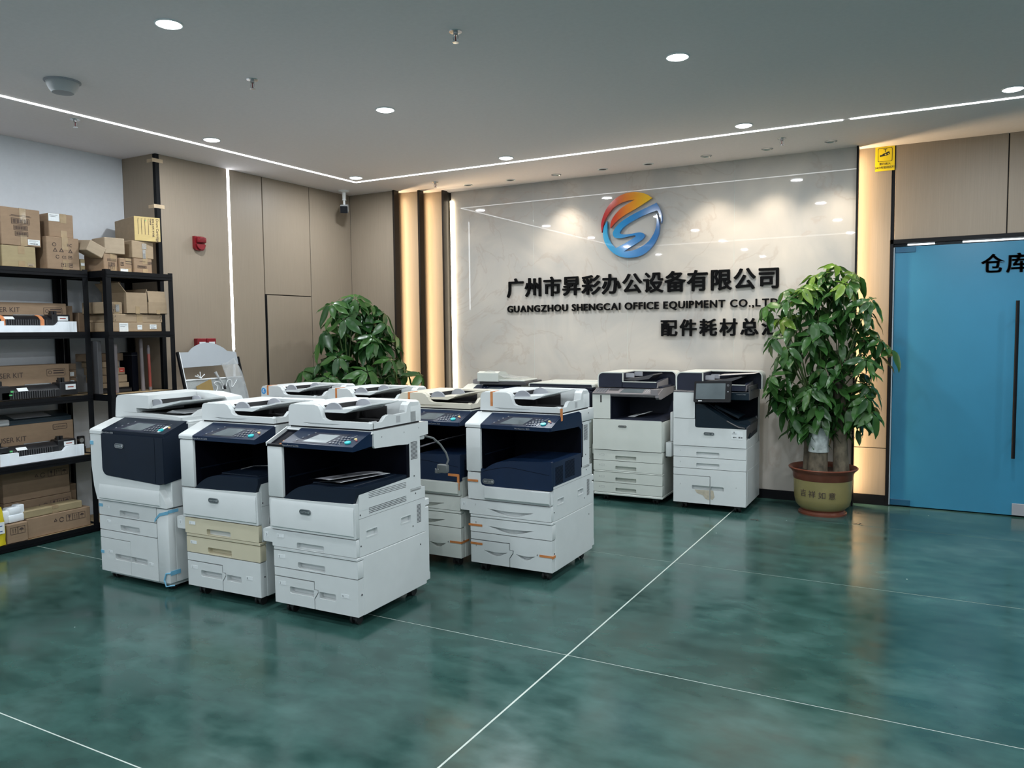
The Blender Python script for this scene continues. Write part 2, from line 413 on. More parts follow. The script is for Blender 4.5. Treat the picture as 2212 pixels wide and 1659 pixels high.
# back wood wall, stepped panels, marble
bm = B(); box(bm, -5.7, -5.17, 6.75, 7.6, 0, H); box(bm, -5.17, -4.95, 6.91, 7.6, 0, H); box(bm, -4.95, -4.64, 7.05, 7.6, 0, H); box(bm, -4.7, -.70, 7.145, 7.6, 0, H)
wb = struct('wall_back', bm, M_DARKGAP, smooth=False)
piece('wood_panel', WOOD, wb, XL, -5.063, 6.73, 6.75, .08, H)
piece('wood_panel', WOOD, wb, -5.168, -4.850, 6.89, 6.91, .08, H)
piece('wood_panel', WOOD, wb, -4.948, -4.638, 7.03, 7.05, .08, H)
for (x, y0, y1) in ((-5.050, 6.690, 6.775), (-4.832, 6.83, 6.915), (-4.624, 6.97, 7.055)):
    piece('fin_trim', M_BRONZE, wb, x-.012, x+.010, y0, y1, 0, H, label='dark bronze fin beside the warm light')
for x0, x1 in ((-4.612, -3.640), (-3.638, -2.643), (-2.641, -1.646), (-1.644, -.656)):
    piece('marble_slab', MARBLE, wb, x0, x1, YM, YM+.02, .08, H, bev=.0008)
piece('fin_trim', M_BLACK, wb, -.655, -.640, 7.085, 7.148, 0, H, label='black edge trim at right end of marble')
for x in (-3.639, -2.642, -1.645): piece('joint_strip', M_JOINT, wb, x-.003, x+.003, YM+.0008, YM+.015, .08, H, bev=0)
bm = B(); box(bm, -4.612, -.66, 7.108, 7.119, 0, .08); struct('baseboard_back', bm, M_BLACK)
# right part of the back wall round the door
bm = B(); box(bm, -.70, -.40, YR+.02, 7.6, 0, H); box(bm, -.40, 4.3, YR+.02, 7.6, 2.21, H); box(bm, 1.42, 4.3, YR+.02, 7.6, 0, H)
wr = struct('wall_back_door_side', bm, M_DARKGAP, smooth=False)
piece('wood_panel', WOOD, wr, -.69, -.402, YR, YR+.02, .487, H); piece('wood_panel', WOOD, wr, -.69, -.402, YR, YR+.02, .085, .481)
piece('wood_panel', WOOD, wr, -.375, .405, YR, YR+.02, 2.212, H); piece('wood_panel', WOOD, wr, .413, 1.45, YR, YR+.02, 2.212, H)
piece('wood_panel', WOOD, wr, 1.455, 2.8, YR, YR+.02, .085, H); piece('wood_panel', WOOD, wr, 2.806, 4.3, YR, YR+.02, .085, H)
piece('joint_strip', M_BLACK, wr, -.402, -.3755, YR+.004, YR+.02, 2.212, H)
bm = B(); box(bm, -.69, -.402, YR-.004, YR+.01, 0, .083); box(bm, 1.43, 4.3, YR-.004, YR+.01, 0, .083); struct('baseboard_door_side', bm, M_BLACK)
# door with blue film
dr = empty('door_1', (0, 0, 0)); tag(dr, kind='structure')
bm = B(); box(bm, -.403, -.378, YR-.012, YR+.06, 0, 2.211); box(bm, -.403, 1.43, YR-.012, YR+.06, 2.178, 2.211); box(bm, 1.405, 1.43, YR-.012, YR+.06, 0, 2.178)
new_obj('door_frame', bm, M_BLACK, dr)
bm = B(); box(bm, -.377, -.369, YR+.012, YR+.03, .01, 2.15); new_obj('slit_light', bm, mat('slit_light_pale', (.6,.68,.74), .3), dr)  # pale strip stands in for light coming through the door's side gap
bm = B(); box(bm, -.366, 1.39, YR+.012, YR+.024, .01, 2.152); gl = new_obj('door_glass', bm, M_DOOR, dr); gl['label'] = 'sheet of glass under matte blue film'
for nm, a in (('patch_fitting', (-.364, -.215, YR+.006, YR+.012, 2.105, 2.150)), ('patch_fitting', (-.364, -.215, YR+.006, YR+.012, .012, .062)), ('floor_patch', (.50, .64, YR-.004, YR+.012, .012, .105))):
    new_obj(nm, (lambda q: (box(q, *a, bev=.002), q)[-1])(B()), M_DOORD if nm == 'patch_fitting' else M_GREY, dr)
def f_(bm):
    cyl(bm, (.492, YR-.07, .47), (.492, YR-.07, 1.69), .013, n=14)
    for z in (.62, 1.55): cyl(bm, (.492, YR-.07, z), (.492, YR+.012, z), .008)
part('door_handle', M_BLACK, dr, f_)
for k, ch in enumerate('仓库'):
    part('letter', M_SIGNBLK, dr, lambda b, ch=ch, k=k: [add_text(b, ch, .245+.168*k+q, YR+.008, 1.925, .158, bold=.0018, ext=.002) for q in (-.003, .003)])
# back room seen through the slit over the door: two lamp tubes and a dim wall
bm = B(); box(bm, -.5, 1.6, 7.58, 7.6, 0, 2.3); struct('wall_store_room', bm, M_WALL)
for x0, x1 in ((-.275, -.08), (.115, .60)):
    t = empty('lamp_tube_fixture', (0,0,0), label='lit white lamp tube above the blue door, %s one' % ('left' if x0 < 0 else 'right'), cat='lamp')
    part('tube', M_TUBE, t, lambda b: cyl(b, (x0, YR+.018, 2.167), (x1, YR+.018, 2.167), .006, n=8))
    for q in (x0-.01, x1): part('tube_cap', M_SILVER, t, lambda b: cyl(b, (q, YR+.018, 2.167), (q+.01, YR+.018, 2.167), .007, n=8))

# ------------------------------------------------------------------ LED strips and lamps
def area(name, loc, size, power, col, rot=(0,0,0), sy=None, shape=None, spread=None):
    l = bpy.data.lights.new(name, 'AREA'); l.energy = power; l.color = col
    l.shape = shape or ('RECTANGLE' if sy else 'DISK'); l.size = size
    if sy: l.size_y = sy
    if spread: l.spread = spread
    o = bpy.data.objects.new(name, l); o.location = loc; o.rotation_euler = rot; COL.objects.link(o); return o
LX0, LX1, LY0, LY1 = -5.10, 3.4, .75, 6.155
w = .011
t = empty('ceiling_light_line', (0,0,H), label='thin white light line running round the ceiling', cat='light strip')
for a in ((LX0-w, LX0+w, LY0, LY1), (LX0, -.665, LY1-w, LY1+w), (-.615, LX1, LY1-w, LY1+w), (LX1-w, LX1+w, LY0, LY1), (LX0, LX1, LY0-w, LY0+w)):
    bm = B(); box(bm, a[0], a[1], a[2], a[3], -.004, 0); new_obj('strip_segment', bm, M_LED, t)
t = empty('wall_light_line', (XL, 5.073, 0), label='vertical white light strip set in the left wood wall', cat='light strip')
bm = B(); box(bm, -.012, .002, -.0125, .0125, 1.36, H-.002); new_obj('diffuser', bm, mat('led_strip_wall', (1,1,1), .4, emit=(.9,.96,1), estr=9), t)
bm = B(); box(bm, -.014, -.002, -.0125, .0125, .08, 1.36); new_obj('profile', bm, M_WHITE, t)
t = empty('edge_light_line', (-4.598, 7.10, 0), label='glowing warm white strip at left edge of marble wall', cat='light strip')
bm = B(); box(bm, -.013, .013, -.004, .016, .1, 2.88); new_obj('diffuser', bm, M_LEDW, t)
for k, (x, y) in enumerate(((-5.118, 6.805), (-4.900, 6.945), (-.682, 7.168))):
    hh = 2.9
    area('warm_strip_light', (x, y, 1.5), .02, WARM_W*(1.0, .95, 1.25)[k], WARM, (0, R(-90), 0), sy=hh, spread=R(175)).rotation_euler = (R(90), 0, R(90))
    bpy.context.view_layer.update()
# fix the strip orientation: the long side upright, shining to +X
for o in [o for o in COL.objects if o.name.startswith('warm_strip_light')]:
    o.data.size = 2.85; o.data.size_y = .016
    o.rotation_euler = Matrix(((0, 0, -1), (0, 1, 0), (1, 0, 0))).to_euler()   # local x -> z, local -z -> +x

def downlight(x, y, label=None, group=None, lit=True):
    t = empty('ceiling_downlight', (x, y, H), label=label, cat='ceiling light', group=group)
    def ring(b): lathe(b, [(.066, 0), (.066, -.004), (.061, -.007), (.057, -.006), (.057, 0)], 28, cap0=False, cap1=False)
    part('trim_ring', M_WHITE, t, ring)
    def lens(b): lathe(b, [(.057, -.005), (.045, -.011), (.02, -.014), (.001, -.0145)], 28, cap0=False, cap1=True)
    part('lens', M_LAMP, t, lens)
    area('downlight_light', (x, y, H-.018), .108, DOWN_W, COOL)
seen = {(-3.26, 2.6): 'round downlight nearest the camera, top left of ceiling', (-3.28, 4.28): 'round downlight in the middle of the ceiling, left half',
        (-1.30, 4.28): 'bright round downlight in the upper middle right of ceiling', (-4.90, 4.25): 'round downlight just inside the left ceiling light line',
        (-4.94, 5.97): 'round downlight in the corner of the ceiling light line', (-3.305, 5.97): 'round downlight by the light line left of the wall logo',
        (-1.31, 5.94): 'round downlight by the light line above the potted tree', (.345, 5.92): 'round downlight at right edge by the light line'}
for x in (-4.92, -3.27, -1.30, .33, 1.97):
    for y in (5.95, 4.27, 2.6, .93, -.74, -2.4):
        key = next((k for k in seen if abs(k[0]-x) < .06 and abs(k[1]-y) < .06), None)
        if key: downlight(*key, seen[key], 'round ceiling downlights')
        elif not (y < -2 and x < -4): downlight(x, y, 'round white downlight of the ceiling grid outside the photo', 'ceiling downlights beyond the frame')
spots = ((-4.24, 0), (-3.75, 0), (-3.256, 1), (-2.783, 0), (-2.349, 0), (-1.815, 1), (-1.31, 1), (-.821, 1))
names = ['farthest left dark spot hole before the marble wall', 'second dark spot hole from the left', 'lit silver spot left of the wall logo', 'dark spot hole just left of the wall logo',
         'dark spot hole right above the wall logo', 'lit silver spot right of the wall logo', 'spot hole above the sign end, dark', 'rightmost silver spot beside the black marble trim']
for (x, on), nm in zip(spots, names):
    y = 6.86 if x < -2 else 6.81
    t = empty('ceiling_spot', (x, y, H), label=nm, cat='spotlight', group='small spots along the marble wall')
    part('trim_ring', M_SILVER if on else M_WHITE, t, lambda b: lathe(b, [(.048, 0), (.048, -.003), (.040, -.006), (.036, -.001)], 20, cap0=False, cap1=False))
    part('baffle', M_SHADEW if on else M_CHAR, t, lambda b: lathe(b, [(.036, -.0015), (.02, -.001), (.001, -.0008)], 20, cap0=False))
    if on:
        l = bpy.data.lights.new('spot_light', 'SPOT'); l.energy = SPOT_W; l.color = (1, .87, .70); l.spot_size = R(92); l.spot_blend = .75; l.shadow_soft_size = .03
        o = bpy.data.objects.new('spot_light', l); o.location = (x, y, H-.02); o.rotation_euler = (R(2), 0, 0); COL.objects.link(o)
for (x, y), nm in (((-2.142, 3.371), 'sprinkler head in the upper middle of the ceiling'), ((-3.558, 3.394), 'sprinkler head left of the middle downlight'), ((-5.235, 3.389), 'sprinkler head outside the left light line'),
                   ((-4.43, 6.555), 'small sprinkler head before the warm panels'), ((-1.141, 6.504), 'sprinkler head near the right end of marble wall')):
    t = empty('fire_sprinkler', (x, y, H), label=nm, cat='sprinkler', group='ceiling sprinklers')
    part('escutcheon', M_SILVER, t, lambda b: lathe(b, [(.034, 0), (.032, -.004), (.012, -.006), (.012, -.018), (.009, -.02)], 18, cap0=False))
    def fr(b):
        for s in (-1, 1): tube(b, [(s*.008, 0, -.018), (s*.014, 0, -.028), (s*.012, 0, -.042), (0, 0, -.050)], .0025, 6)
        lathe(b, [(.002, -.050), (.016, -.052), (.016, -.054), (.002, -.055)], 14)
    part('frame', M_SILVER, t, fr)
    part('glass_bulb', M_RED, t, lambda b: cyl(b, (0,0,-.02), (0,0,-.048), .0028, n=8))
t = empty('ceiling_speaker', (-4.52, 2.86, H), label='grey round dome fixed to ceiling at the upper left', cat='ceiling speaker')
part('flange', M_GREY, t, lambda b: lathe(b, [(.098, 0), (.098, -.006), (.090, -.010), (.088, -.004)], 32, cap0=False, cap1=False))
part('dome', M_SHADEW, t, lambda b: lathe(b, [(.088, -.006), (.085, -.02), (.074, -.045), (.060, -.062), (.058, -.066)], 32, cap0=False, cap1=False))
part('grille', M_GREY, t, lambda b: lathe(b, [(.058, -.066), (.03, -.069), (.001, -.070)], 32, cap0=False))
t = empty('security_camera', (-5.50, 6.45, H), label='black and white security camera hanging in the room corner', cat='camera')
part('mount', M_WHITE, t, lambda b: (lathe(b, [(.055, 0), (.055, -.01), (.02, -.02), (.018, -.09), (.024, -.10)], 20, cap0=False), cyl(b, (0,0,-.09), (.0,-.0,-.15), .012)))
def cb(b):
    M = Matrix.Translation((.0, .0, -.19)) @ Matrix.Rotation(R(38), 4, 'Z') @ Matrix.Rotation(R(14), 4, 'X')
    box(b, -.042, .042, -.08, .10, -.035, .045, bev=.012, seg=2, mtx=M)
part('camera_body', M_SHADEW, t, cb)
def cf(b):
    M = Matrix.Translation((.0, .0, -.19)) @ Matrix.Rotation(R(38), 4, 'Z') @ Matrix.Rotation(R(14), 4, 'X')
    box(b, -.038, .038, -.092, -.079, -.032, .040, bev=.004, mtx=M)
part('lens_face', M_BLACK, t, cf)

# ------------------------------------------------------------------ wall sign
def wall_text(name, label, chars, x0, x1, z0, size, bold, thick=.002, depth=.022, sx=1.0):
    """each character a part of its own; the line is spaced out evenly to fill x0..x1"""
    t = empty(name, (x0, YM-.03, z0), label=label, cat='sign')
    adv = []; x = 0
    for ch in chars:
        if ch == ' ': adv.append((None, x)); x += size*.16*sx; continue
        me = text_mesh(ch, size, bold, 0); a = min(v.co.x for v in me.vertices)*sx; b = max(v.co.x for v in me.vertices)*sx
        if ord(ch) > 1000: adv.append((0, x)); x += size*sx
        else: adv.append((a, x)); x += b-a
    n = len(chars)-1; natural = x
    gap = (x1-x0-natural)/n
    for i, (ch, (a, px)) in enumerate(zip(chars, adv)):
        if a is None: continue
        bm = B()
        for dx, dz in [(thick*math.cos(q*math.pi/4), thick*.8*math.sin(q*math.pi/4)) for q in range(8)]:      # heavier strokes than the font has
            add_text(bm, ch, px-a+gap*i+dx, .012, dz, size, bold=bold, ext=depth/2+dx*.05+dz*.03, sx=sx)
        new_obj('letter', bm, M_SIGNBLK, t, smooth=False)
wall_text('company_name_chinese', 'large black raised Chinese characters on the marble wall below the logo', '广州市昇彩办公设备有限公司', -3.94, -1.240, 1.862, .200, 0, .0050)
wall_text('company_name_english', 'row of black raised Latin capitals on the marble wall', 'GUANGZHOU SHENGCAI OFFICE EQUIPMENT CO.,LTD', -3.932, -1.262, 1.692, .094, 0, .0024, .018, 1.02)
wall_text('business_line_chinese', 'short lower row of black raised Chinese characters on the marble wall', '配件耗材总汇', -2.312, -1.240, 1.452, .162, 0, .0042)

# round logo, drawn from its outline in units of its own radius
def arc(cx, cz, r, a0, a1, n=18): return [(cx + r*math.cos(R(a0+(a1-a0)*i/n)), cz + r*math.sin(R(a0+(a1-a0)*i/n))) for i in range(n+1)]
def smooth_pts(P, n=5):
    out = []; m = len(P)
    for i in range(m-1):
        p0 = P[max(i-1, 0)]; p1 = P[i]; p2 = P[i+1]; p3 = P[min(i+2, m-1)]
        for k in range(n):
            t = k/n
            out.append(tuple(.5*((2*p1[c]) + (-p0[c]+p2[c])*t + (2*p0[c]-5*p1[c]+4*p2[c]-p3[c])*t*t + (-p0[c]+3*p1[c]-3*p2[c]+p3[c])*t**3) for c in (0, 1)))
    out.append(P[-1]); return out
lg = empty('wall_logo', (-2.592, YM-.03, 2.478), label='round orange and blue swirl logo raised on the marble wall', cat='logo')
def grad(name, stops, ax):
    m = mat(name, (1,1,1), .12, coat=.6); nt = m.node_tree; b = nt.nodes['Principled BSDF']
    tc = nt.nodes.new('ShaderNodeTexCoord'); sp = nt.nodes.new('ShaderNodeSeparateXYZ'); cr = nt.nodes.new('ShaderNodeValToRGB')
    mr = nt.nodes.new('ShaderNodeMapRange'); mr.inputs['From Min'].default_value = -.30; mr.inputs['From Max'].default_value = .30
    nt.links.new(tc.outputs['Object'], sp.inputs[0]); nt.links.new(sp.outputs[ax], mr.inputs[0]); nt.links.new(mr.outputs[0], cr.inputs[0]); nt.links.new(cr.outputs[0], b.inputs['Base Color'])
    e = cr.color_ramp.elements; e[0].position, e[0].color = stops[0][0], (*stops[0][1], 1); e[1].position, e[1].color = stops[-1][0], (*stops[-1][1], 1)
    for p, c in stops[1:-1]: q = e.new(p); q.color = (*c, 1)
    return m
M_LOGO_O = grad('logo_orange', [(0, (.42, .01, .02)), (.25, (.55, .05, .01)), (.45, (.75, .22, .01)), (.75, (.80, .45, .0))], 0)
M_LOGO_B = grad('logo_blue', [(0, (.02, .32, .55)), (.45, (.01, .20, .50)), (1, (.01, .12, .36))], 0)
S = .305
# pixel outline (logo crop units) -> local metres
def LP(P): return [((x-994)/214*.300, (348-z)/229*.303) for x, z in P]
up = LP(smooth_pts([(783, 385), (779, 330), (790, 280), (815, 225), (855, 175), (905, 140), (960, 122), (1015, 119), (1070, 130), (1110, 148), (1140, 172)]) +
        smooth_pts([(1140, 172), (1095, 198), (1040, 228), (985, 255), (930, 285), (885, 318), (846, 358)]) +
        smooth_pts([(846, 358), (848, 325), (862, 290), (890, 255), (930, 220), (975, 195), (1020, 172)]) +
        smooth_pts([(1018, 172), (970, 175), (920, 188), (870, 215), (830, 260), (802, 310), (786, 385)])[:-1])
part('orange_swirl', M_LOGO_O, lg, lambda b: prism(b, up, 'y', -.006, .024))
low = LP(smooth_pts([(822, 305), (800, 345), (793, 400), (805, 455), (835, 505), (880, 545), (935, 570), (1000, 577), (1065, 565), (1120, 530), (1160, 480), (1185, 420), (1190, 360), (1180, 310), (1168, 282)]) +
        smooth_pts([(1168, 290), (1170, 350), (1155, 410), (1120, 465), (1070, 502), (1010, 525), (945, 530)]) +
        smooth_pts([(945, 528), (985, 505), (1030, 480), (1070, 455), (1088, 432), (1080, 412), (1050, 403), (1000, 408), (950, 410), (915, 400), (925, 375), (960, 345), (1010, 318), (1070, 292), (1130, 272), (1172, 262)]) +
        smooth_pts([(1180, 268), (1195, 305), (1203, 352)]) +
        smooth_pts([(1208, 330), (1203, 285), (1190, 245), (1170, 208)]) +
        smooth_pts([(1165, 210), (1110, 232), (1050, 255), (990, 282), (930, 315), (885, 355), (864, 395), (875, 425), (915, 435), (965, 428), (1015, 422), (1025, 430), (990, 452), (940, 478), (886, 502)]) +
        smooth_pts([(878, 495), (845, 455), (826, 400), (824, 345)])[:-1])
part('blue_swirl', M_LOGO_B, lg, lambda b: prism(b, low, 'y', -.006, .024))

# yellow warning sign
t = empty('warning_sign', (-.455, YR-.003, 2.778), label='yellow camera surveillance notice stuck high beside the door', cat='sign')
part('sheet', M_YELLOW, t, lambda b: box(b, -.073, .073, -.001, .001, 0, .196))
def pict(b):
    plate(b, rrect(-.054, .054, .075, .185, .008), [rrect(-.051, .051, .078, .182, .007)], 'y', -.002, -.001)
    prism(b, [(-.012, .178), (.016, .178), (.016, .173), (.004, .173), (.004, .150), (-.001, .150), (-.001, .173), (-.012, .173)], 'y', -.002, -.001)
    plate(b, [(-.026, .118), (-.018, .137), (.030, .155), (.036, .133), (.012, .122)], [disc_pts(.004, .131, .006, 10), disc_pts(.024, .136, .006, 10)], 'y', -.002, -.001)
    prism(b, [(-.036, .115), (-.039, .128), (-.027, .132), (-.022, .120)], 'y', -.002, -.001)
    add_text(b, '您已进入', 0, -.002, .049, .021, bold=.0004, cx='CENTER'); add_text(b, '24小时监控区域', 0, -.002, .020, .021, bold=.0004, cx='CENTER')
part('printing', M_INK, t, pict, smooth=False)
# fire devices on the left wall (local frame: x along +Y world, front faces +X world)
L90 = R(90)
t = empty('fire_alarm_sounder', (XL, 4.717, 2.222), L90, label='red rounded fire alarm on the left wood wall', cat='alarm')
part('base', M_RED, t, lambda b: plate(b, rrect(-.052, .052, 0, .12, .03, 5, (1, 1, 0, 0)), [], 'y', -.03, 0))
def snd(b):
    box(b, -.042, .046, -.065, -.028, .062, .113, bev=.012, seg=2)
    prism(b, arc(0, .052, .045, 180, 360, 12), 'y', -.05, -.028)
    for k in range(4): box(b, -.03, .034, -.068, -.064, .07+k*.010, .075+k*.010)
part('sounder_cover', M_RED, t, snd)
for k, (y0, y1) in enumerate(((4.640, 4.735), (4.742, 4.836))):
    t = empty('fire_call_box', ((XL), y0, 1.385), L90, label='%s of two small red call boxes above the grey stand' % ('left' if k == 0 else 'right'), cat='alarm')
    w_ = y1-y0
    part('housing', M_RED, t, lambda b: box(b, 0, w_, -.05, 0, 0, .082, bev=.004))
    part('white_plate', M_PAPER, t, lambda b: box(b, .016, w_-.016, -.053, -.049, .010, .052))
    part('printing', M_INK, t, lambda b: [box(b, .026+.014*q, .034+.014*q, -.0545, -.053, .028, .036) for q in range(3)])

# ------------------------------------------------------------------ copiers
# local frame of a copier: x to its right, y to its back, z up, origin on the floor under the front left corner
def slot(x0, x1, z0, z1, r=.008): return rrect(x0, x1, z0, z1, r, 4)
def lens_slot(x0, x1, z, d, n=12):
    top = [(x0 + (x1-x0)*i/n, z - .006*math.sin(math.pi*i/n)) for i in range(n+1)]
    bot = [(x1 - (x1-x0)*i/n, z - .006*math.sin(math.pi*i/n) - d*math.sin(math.pi*i/n)**1.3) for i in range(1, n)]
    return top + bot
def drawer(parent, m, x0, x1, z0, z1, holes=(), y=0.0, outer=None, depth=.032, name='drawer'):
    bm = B(); plate(bm, outer or rrect(x0, x1, z0, z1, .004, 2), list(holes), 'y', y, y+.045, pocket=depth if holes else None)
    return new_obj(name, bm, m, parent)
def sticker(parent, x, z, num, y=-.001, w=.050, h=.019, sheet=True, size=.017):
    if sheet:
        o = part('number_label', M_PAPER, parent, lambda b: plate(b, rrect(x, x+w, z, z+h, .002, 2), [], 'y', y, y+.001))
    else: o = parent
    part('digit', M_INK, o, lambda b: add_text(b, num, x+.006, y-.0004, z+.003, size), smooth=False)
def caster(parent, x, y, r=.026):
    def f(b):
        for s in (-.016, .016): cyl(b, (x+s-.007, y, r), (x+s+.007, y, r), r, n=18)
        box(b, x-.008, x+.008, y-.02, y+.02, r, .066); 
    part('caster', M_RUB, parent, f)
def badge(parent, x, z, y, w=.075, h=.027, word='xerox'):
    o = part('badge', M_BADGE, parent, lambda b: plate(b, rrect(x, x+w, z-h/2, z+h/2, h/2*.98, 6), [], 'y', y-.003, y+.001))
    def f(b):
        plate(b, rrect(x, x+w, z-h/2, z+h/2, h/2*.98, 6), [rrect(x+.0016, x+w-.0016, z-h/2+.0016, z+h/2-.0016, h/2*.9, 6)], 'y', y-.0042, y-.003)
        add_text(b, word, x+w*.10, y-.0035, z-h*.20, h*.72, bold=.0003, ext=.0003, sx=.95)
        plate(b, disc_pts(x+w*.83, z, h*.27, 12), [], 'y', y-.0045, y-.003)
    part('badge_lettering', M_SILVER, o, f)
def vents(parent, m, x, ys, zs, rows, gap, th=.0035, slope=0):
    """rows of slits on the right side plane x, from ys[0] to ys[1]"""
    def f(b):
        for k in range(rows):
            z = zs + gap*k
            prism(b, [(ys[0], z), (ys[1], z+slope), (ys[1], z+slope+th), (ys[0], z+th)], 'x', x-.002, x+.0008)
    return tag(part('vent_slits', m, parent, f), kind='stuff')
def screws(parent, x, pts):
    part('screw', M_DGREY, parent, lambda b: [cyl(b, (x-.002, y, z), (x+.0012, y, z), .0045, n=10) for y, z in pts])
def tape(parent, m, name, *boxes):
    bm = B()
    for a in boxes: box(bm, *a)
    return new_obj('tape', bm, m, parent)

def feeder(parent, W, y0, y1, z, h, m, hx=.225, guide=M_GREY, tray_lift=.0, open_=.0):
    """document feeder: front lip, left housing, rear wall, slanted input tray, guides"""
    d = parent
    o = empty('document_feeder', (0, 0, 0)); o.parent = d
    lip = .033
    def front(b):
        P = [(0, 0), (W, 0), (W, lip-.004), (W-.02, lip)] + [(hx+.060, lip), (hx+.032, lip+.004), (hx+.014, lip+.014), (hx+.006, lip+.034), (hx-.004, h-.024), (hx-.016, h-.008), (hx-.040, h)] + \
            [(.02, h-.002), (.008, h-.012), (.002, h-.03)]
        cres = [(.10+.26*i/10, .020-.002*math.sin(math.pi*i/10)) for i in range(11)] + [(.36-.26*i/10, .020-.013*math.sin(math.pi*i/10)) for i in range(1, 10)]
        plate(b, [(x, z+q) for x, q in P], [[(x, z+q) for x, q in cres]], 'y', y0, y0+.03, pocket=.008)
        prism(b, [(0, z), (hx, z), (hx, z+h-.022), (hx-.02, z+h-.003), (hx-.04, z+h+.002), (.02, z+h), (.006, z+h-.012), (0, z+h-.03)], 'y', y0+.029, y1)
        # rear wall and right wall
        prism(b, [(hx-.01, z), (W, z), (W, z+h-.03), (W-.012, z+h-.008), (W-.03, z+h), (hx-.01, z+h+.002)], 'y', y1-.10, y1)
        prism(b, [(y0+.02, z), (y1-.05, z), (y1-.05, z+h*.5), (y0+.22, z+.056), (y0+.16, z+.062), (y0+.13, z+.055), (y0+.10, z+.030), (y0+.06, z+.028), (y0+.02, z+.038)], 'x', W-.022, W)
        prism(b, [(y1-.16, z), (y1-.02, z), (y1-.02, z+h-.01), (y1-.10, z+h-.004), (y1-.125, z+h-.02)], 'x', W-.05, W-.0005)
    part('feeder_body', m, o, front)
    part('output_tray', M_SHADEW, o, lambda b: (box(b, hx-.005, W-.02, y0+.028, y1-.09, z+.002, z+.012), [prism(b, [(hx+.02+q, z+.011), (hx+.05+q, z+.024), (hx+.06+q, z+.011)], 'y', y0+.08+.02*k, y0+.10+.07*k) for k, q in enumerate((.12, .19, .25))]))
    part('well', M_CHAR, o, lambda b: (box(b, hx-.001, W-.10, y0+.031, y1-.101, z+.012, z+.0140), box(b, hx-.02, W-.16, y1-.103, y1-.0995, z+.01, z+.085), box(b, hx-.003, hx+.003, y0+.031, y1-.1, z+.012, z+.072)))
    def tr(b):
        a = tray_lift
        P = [(hx-.02, .084), (hx+.10, .089), (hx+.20, .100), (hx+.20, .094), (hx+.17, .082), (hx+.14, .072), (hx+.08, .073), (hx-.02, .072)]
        prism(b, [(x, z+q-.115+h) for x, q in P], 'y', y0+.034, y1-.140)
        prism(b, [(x, z+q-.115+h) for x, q in [(hx+.19, .094), (hx+.19, .102), (W-.045, .124), (W-.035, .124), (W-.035, .117), (W-.045, .115)]], 'y', y0+.060, y1-.160)
    part('input_tray', m, o, tr)
    part('feed_slot', M_CHAR, o, lambda b: box(b, hx-.02, hx+.0015, y0+.05, y1-.12, z+h-.030, z+h-.006))
    for k, yy in enumerate((y0+.042, y1-.165)):
        part('paper_guide', guide, o, lambda b: prism(b, [(x+hx+.055, q*.74+z+h-.030) for x, q in arc(0, 0, .054, 0, 180, 12)], 'y', yy, yy+.012))
    part('latch', M_SHADEW, o, lambda b: (box(b, W-.0005, W+.001, y0+.225, y0+.262, z+.012, z+.048), box(b, W, W+.0015, y0+.228, y0+.259, z+.018, z+.020)))
    return o

def panel_item(fy0, fz0, fy1, fz1):
    """matrix taking (u along x, v up the slope, w out of it) to local space"""
    s = Vector((0, fy1-fy0, fz1-fz0)).normalized(); n = Vector((1, 0, 0)).cross(s)
    M = Matrix(((1, 0, 0, 0), (0, s.y, n.y, fy0), (0, s.z, n.z, fz0), (0, 0, 0, 1)))
    return M
def control_panel(parent, x0, x1, model, navy=M_NAVY, low=.906, words_right=False, lit=False):
    o = part('control_panel', navy, parent, lambda b: prism(b, [(-.006, low), (-.008, .930), (.150, .990), (.156, .990), (.156, .915), (.02, low)], 'x', x0, x1))
    M = panel_item(-.008, .930, .150, .990); L_ = .168
    def it(name, m, fn):
        bm = B(); fn(bm); bm.transform(M); return new_obj(name, bm, m, o)
    W = x1-x0
    def u(f): return x0 + W*f
    def slab(b, a, c, v0, v1, w=.0015, r=.004): plate(b, rrect(u(a), u(c), v0, v1, r, 3), [], 'z', w, -.0005)
    it('panel_inlay', M_DGREY if navy is M_NAVYD else M_SLATE, lambda b: plate(b, [(u(.30), .125), (u(.17), .030), (u(.14), .010), (u(.66), .010), (u(.80), .125)], [], 'z', .001, -.0005))
    it('screen', M_SCREEN if not lit else mat('dim_lit_screen', (.30, .33, .34), .12), lambda b: plate(b, [(u(.265), .022), (u(.60), .022), (u(.66), .108), (u(.375), .108)], [], 'z', .0022, -.0005))
    def keys(b):
        for r_ in range(4):
            for c in range(4):
                cx = u(.655 + .042*c + .026*r_); cy = .026 + .021*r_
                plate(b, disc_pts(cx, cy, .0068, 10, .0060), [], 'z', .0042, .001)
    it('keypad', M_KEY, keys)
    def lb(b):
        for k in range(3): plate(b, disc_pts(u(.175+.035*k), .030+.030*k, .0058, 10), [], 'z', .004, 0)
        plate(b, disc_pts(u(.295), .118, .005, 10), [], 'z', .004, 0)
    it('side_button', M_KEY, lb)
    it('divider', M_SILVER, lambda b: plate(b, [(u(.792), .010), (u(.797), .010), (u(.885), .120), (u(.880), .120)], [], 'z', .0015, 0))
    it('start_button', M_TEAL, lambda b: plate(b, disc_pts(u(.875), .040, .0175, 18, .0145), [], 'z', .006, 0))
    it('stop_button', mat('yellow_button', (.8, .62, .25), .4), lambda b: plate(b, disc_pts(u(.925), .078, .0085, 12, .0065), [], 'z', .005, 0))
    it('clear_button', mat('pink_button', (.45, .16, .14), .4), lambda b: plate(b, disc_pts(u(.952), .066, .006, 10, .0045), [], 'z', .005, 0))
    part('model_lettering', M_SILVER, o, lambda b: add_text(b, model, x0+(W*.50 if words_right else .006), -.0095, low+.006, .0135, ext=.0002), smooth=False)
    return o

